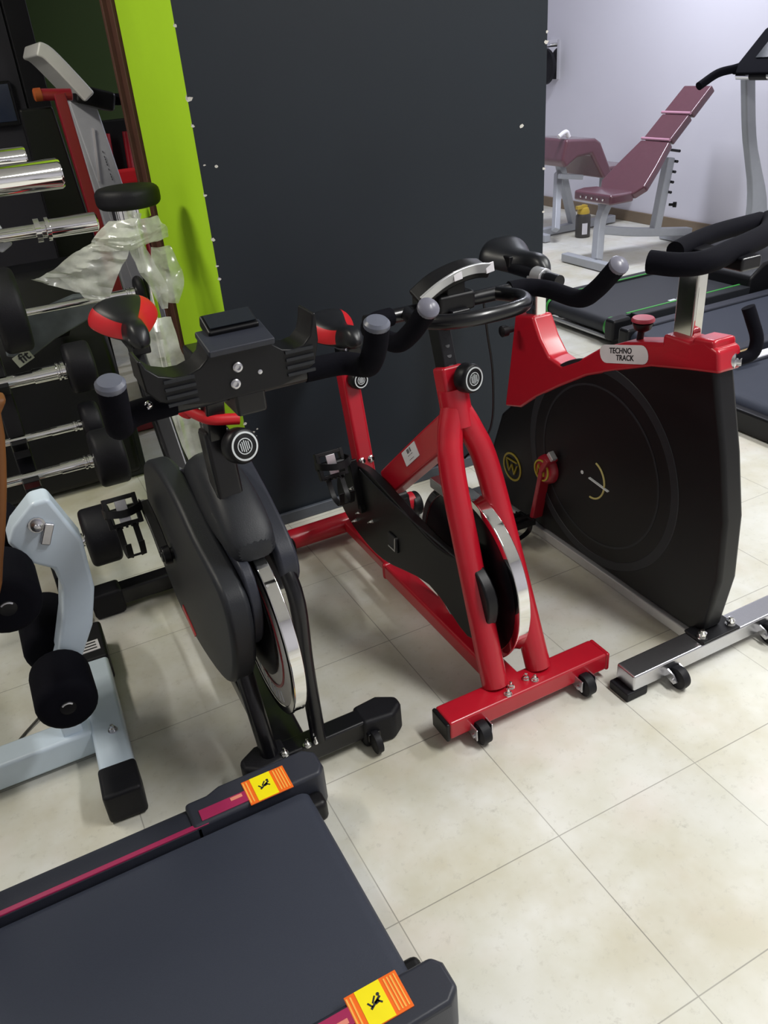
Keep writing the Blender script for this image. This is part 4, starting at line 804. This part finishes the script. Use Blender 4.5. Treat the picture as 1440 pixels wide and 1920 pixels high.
# dark machine behind the rack
B = thing('exercise_machine', 'bulky black machine behind barbell rack with pale lettered tag and film cover', 'gym equipment', (.1, 3.5, 0))
g = G(); g.prism([(3.30, .02), (3.30, .50), (3.36, .64), (3.55, .86), (3.70, .88), (3.72, .40), (3.72, .02)], 'x', -.70, .42); bd = g.build('hood', blk, B, bevel=.03, seg=3)
g = G(); g.box((.40, 3.52, .14), (.08, .40, .28)); g.build('side_foot', blkm, B, bevel=.01)
g = G(); g.beam([(-.55, 3.55, .8), (-.55, 3.62, 1.35)], .07, .07, up=(0, 1, 0)); g.beam([(.05, 3.6, .85), (.02, 3.65, 1.35)], .10, .06, up=(0, 1, 0)); g.box((-.25, 3.65, 1.34), (.80, .12, .16)); g.build('handle_frame', blk, B, bevel=.01)
g = G(); g.prism([(.03, .70), (.06, .77), (.14, .825), (.30, .86), (.42, .85), (.50, .82), (.36, .78), (.20, .725), (.10, .675)], 'y', 3.02, 3.06); 
pn_ = g.build('wrapped_panel', mat('film_wrapped_grey', (.10, .115, .13), .3, var=.5, scale=18), B, bevel=.008)
g = G(); g.beam([(.25, 3.06, .78), (.25, 3.34, .66)], .05, .03); g.build('panel_arm', blk, B)
tx = V(.082, 3.012, .687); xd = V(.9, 0, .40); ydv = V(-.40, 0, .9)
g = G(); g.ring(quadplate(tx, xd, ydv, .062, .040, .0015, .05)); tg = plabel(g.build('name_tag', mat('pale_tag', (.42, .44, .36), .5), pn_), 'pale tag lettered fit')
text('fit', .046, tx+V(.004, -.002, .003), xd, ydv, inkk, tg, bold=.001)

# ------------------------------------------------------------------ background left
B = thing('treadmill', 'tall grey treadmill upright and tilted console behind the lime pillar side', 'treadmill', (.70, 4.25, 0), 'treadmills')
g = G(); g.prism([(.590, 1.44), (.605, 1.44), (.795, .0), (.70, .0)], 'y', 4.17, 4.23); g.beam([(.655, 4.2, 1.43), (.76, 4.2, .55), (.80, 4.2, .03)], .11, .07, up=(0, 1, 0)); up_ = g.build('upright', mat('silver_grey_paint', (.62, .64, .70), .35, coat=.2), B, bevel=.008)
text('- ---- - ---', .035, (.705, 4.160, 1.15), (.12, 0, -.99), (.99, 0, .12), darkp, up_)
g = G(); g.box((.662, 4.155, 1.20), (.010, .004, .22), rotm('Y', 7)); plabel(g.build('badge_strip', whs, up_), 'pale badge strip')
g = G(); g.beam([(.50, 4.2, 1.625), (.54, 4.2, 1.60), (.615, 4.2, 1.50), (.66, 4.2, 1.435)], .50, .055, up=(.7, 0, .7), n=4); cs = g.build('console', mat('pale_console_plastic', (.80, .80, .78), .3), B, bevel=.012)
g = G(); g.box((.69, 4.2, 1.43), (.16, .42, .075), rotm('Y', 18)); g.build('console_base', blk, cs, bevel=.015)
for y in (4.06, 4.4): g = G(); g.tube([(.68, y, 1.43), (.78, y, 1.415), (.92, y, 1.40), (1.05, y, 1.35)], .022, 12, 6); g.build('handrail', foam, B)
g = G(); g.box((1.40, 4.2, .09), (1.5, .70, .14)); g.build('deck', blk, B, bevel=.02)
B = thing('weight_machine', 'dark red tubular machine frame standing behind the barbell rack', 'gym equipment', (.53, 3.82, 0))
g = G(); g.beam([(.52, 3.82, 1.465), (.60, 3.82, .02)], .045, .05, up=(0, 1, 0)); g.tube([(.44, 3.82, 1.4655), (.57, 3.82, 1.455)], .022, 12, 1); g.beam([(.44, 3.82, .03), (.66, 3.82, .03)], .05, .05); g.build('frame', dkred, B, bevel=.005)
g = G(); g.lathe((.425, 3.82, 1.4656), (1, 0, 0), [(.018, 0), (.024, .004), (.024, .03)], 16); plabel(g.build('orange_end_cap', mat('orange_plastic', (.42, .09, .02), .45), B), 'orange end cap')
g = G(); g.prism([(.36, .55), (.36, 1.42), (.49, 1.42), (.56, .55)], 'y', 3.85, 3.89); g.box((.46, 3.87, .28), (.06, .05, .56)); g.build('shield', blk, B, bevel=.01)
B = thing('machine_seat', 'red padded seat on red posts seen beside the lime pillar edge', 'seat', (.86, 4.7, 0))
g = G(); g.box((.865, 4.68, 1.035), (.20, .20, .08), rotm('X', -8)); g.build('seat_pad', redv, B, bevel=.02, seg=3)
g = G()
for x in (.835, .935): g.tube([(x, 4.86, 0), (x, 4.85, .9), (x+.01, 4.83, 1.24)], .018, 12, 5)
g.beam([(.865, 4.74, 0), (.865, 4.70, 1.0)], .05, .05, up=(0, 1, 0)); g.build('frame', dkred, B)
g = G(); g.prism([(.78, 1.12), (.78, 1.30), (1.10, 1.30), (1.10, .60), (.98, .60)], 'y', 4.90, 4.94); g.build('backing', blk, B, bevel=.01)
# dark wall screen at the upper left corner
g = G(); g.box((.27, 4.895, 1.42), (.36, .05, .20)); ws = g.build('wall_monitor', blk, None, bevel=.008); tag(ws, 'dark monitor mounted on the slate wall panel at upper left', 'monitor')
g = G(); g.box((.27, 4.868, 1.425), (.33, .004, .165)); o = g.build('screen', mat('bluish_screen', (.03, .04, .07), .15), None); o.parent = ws
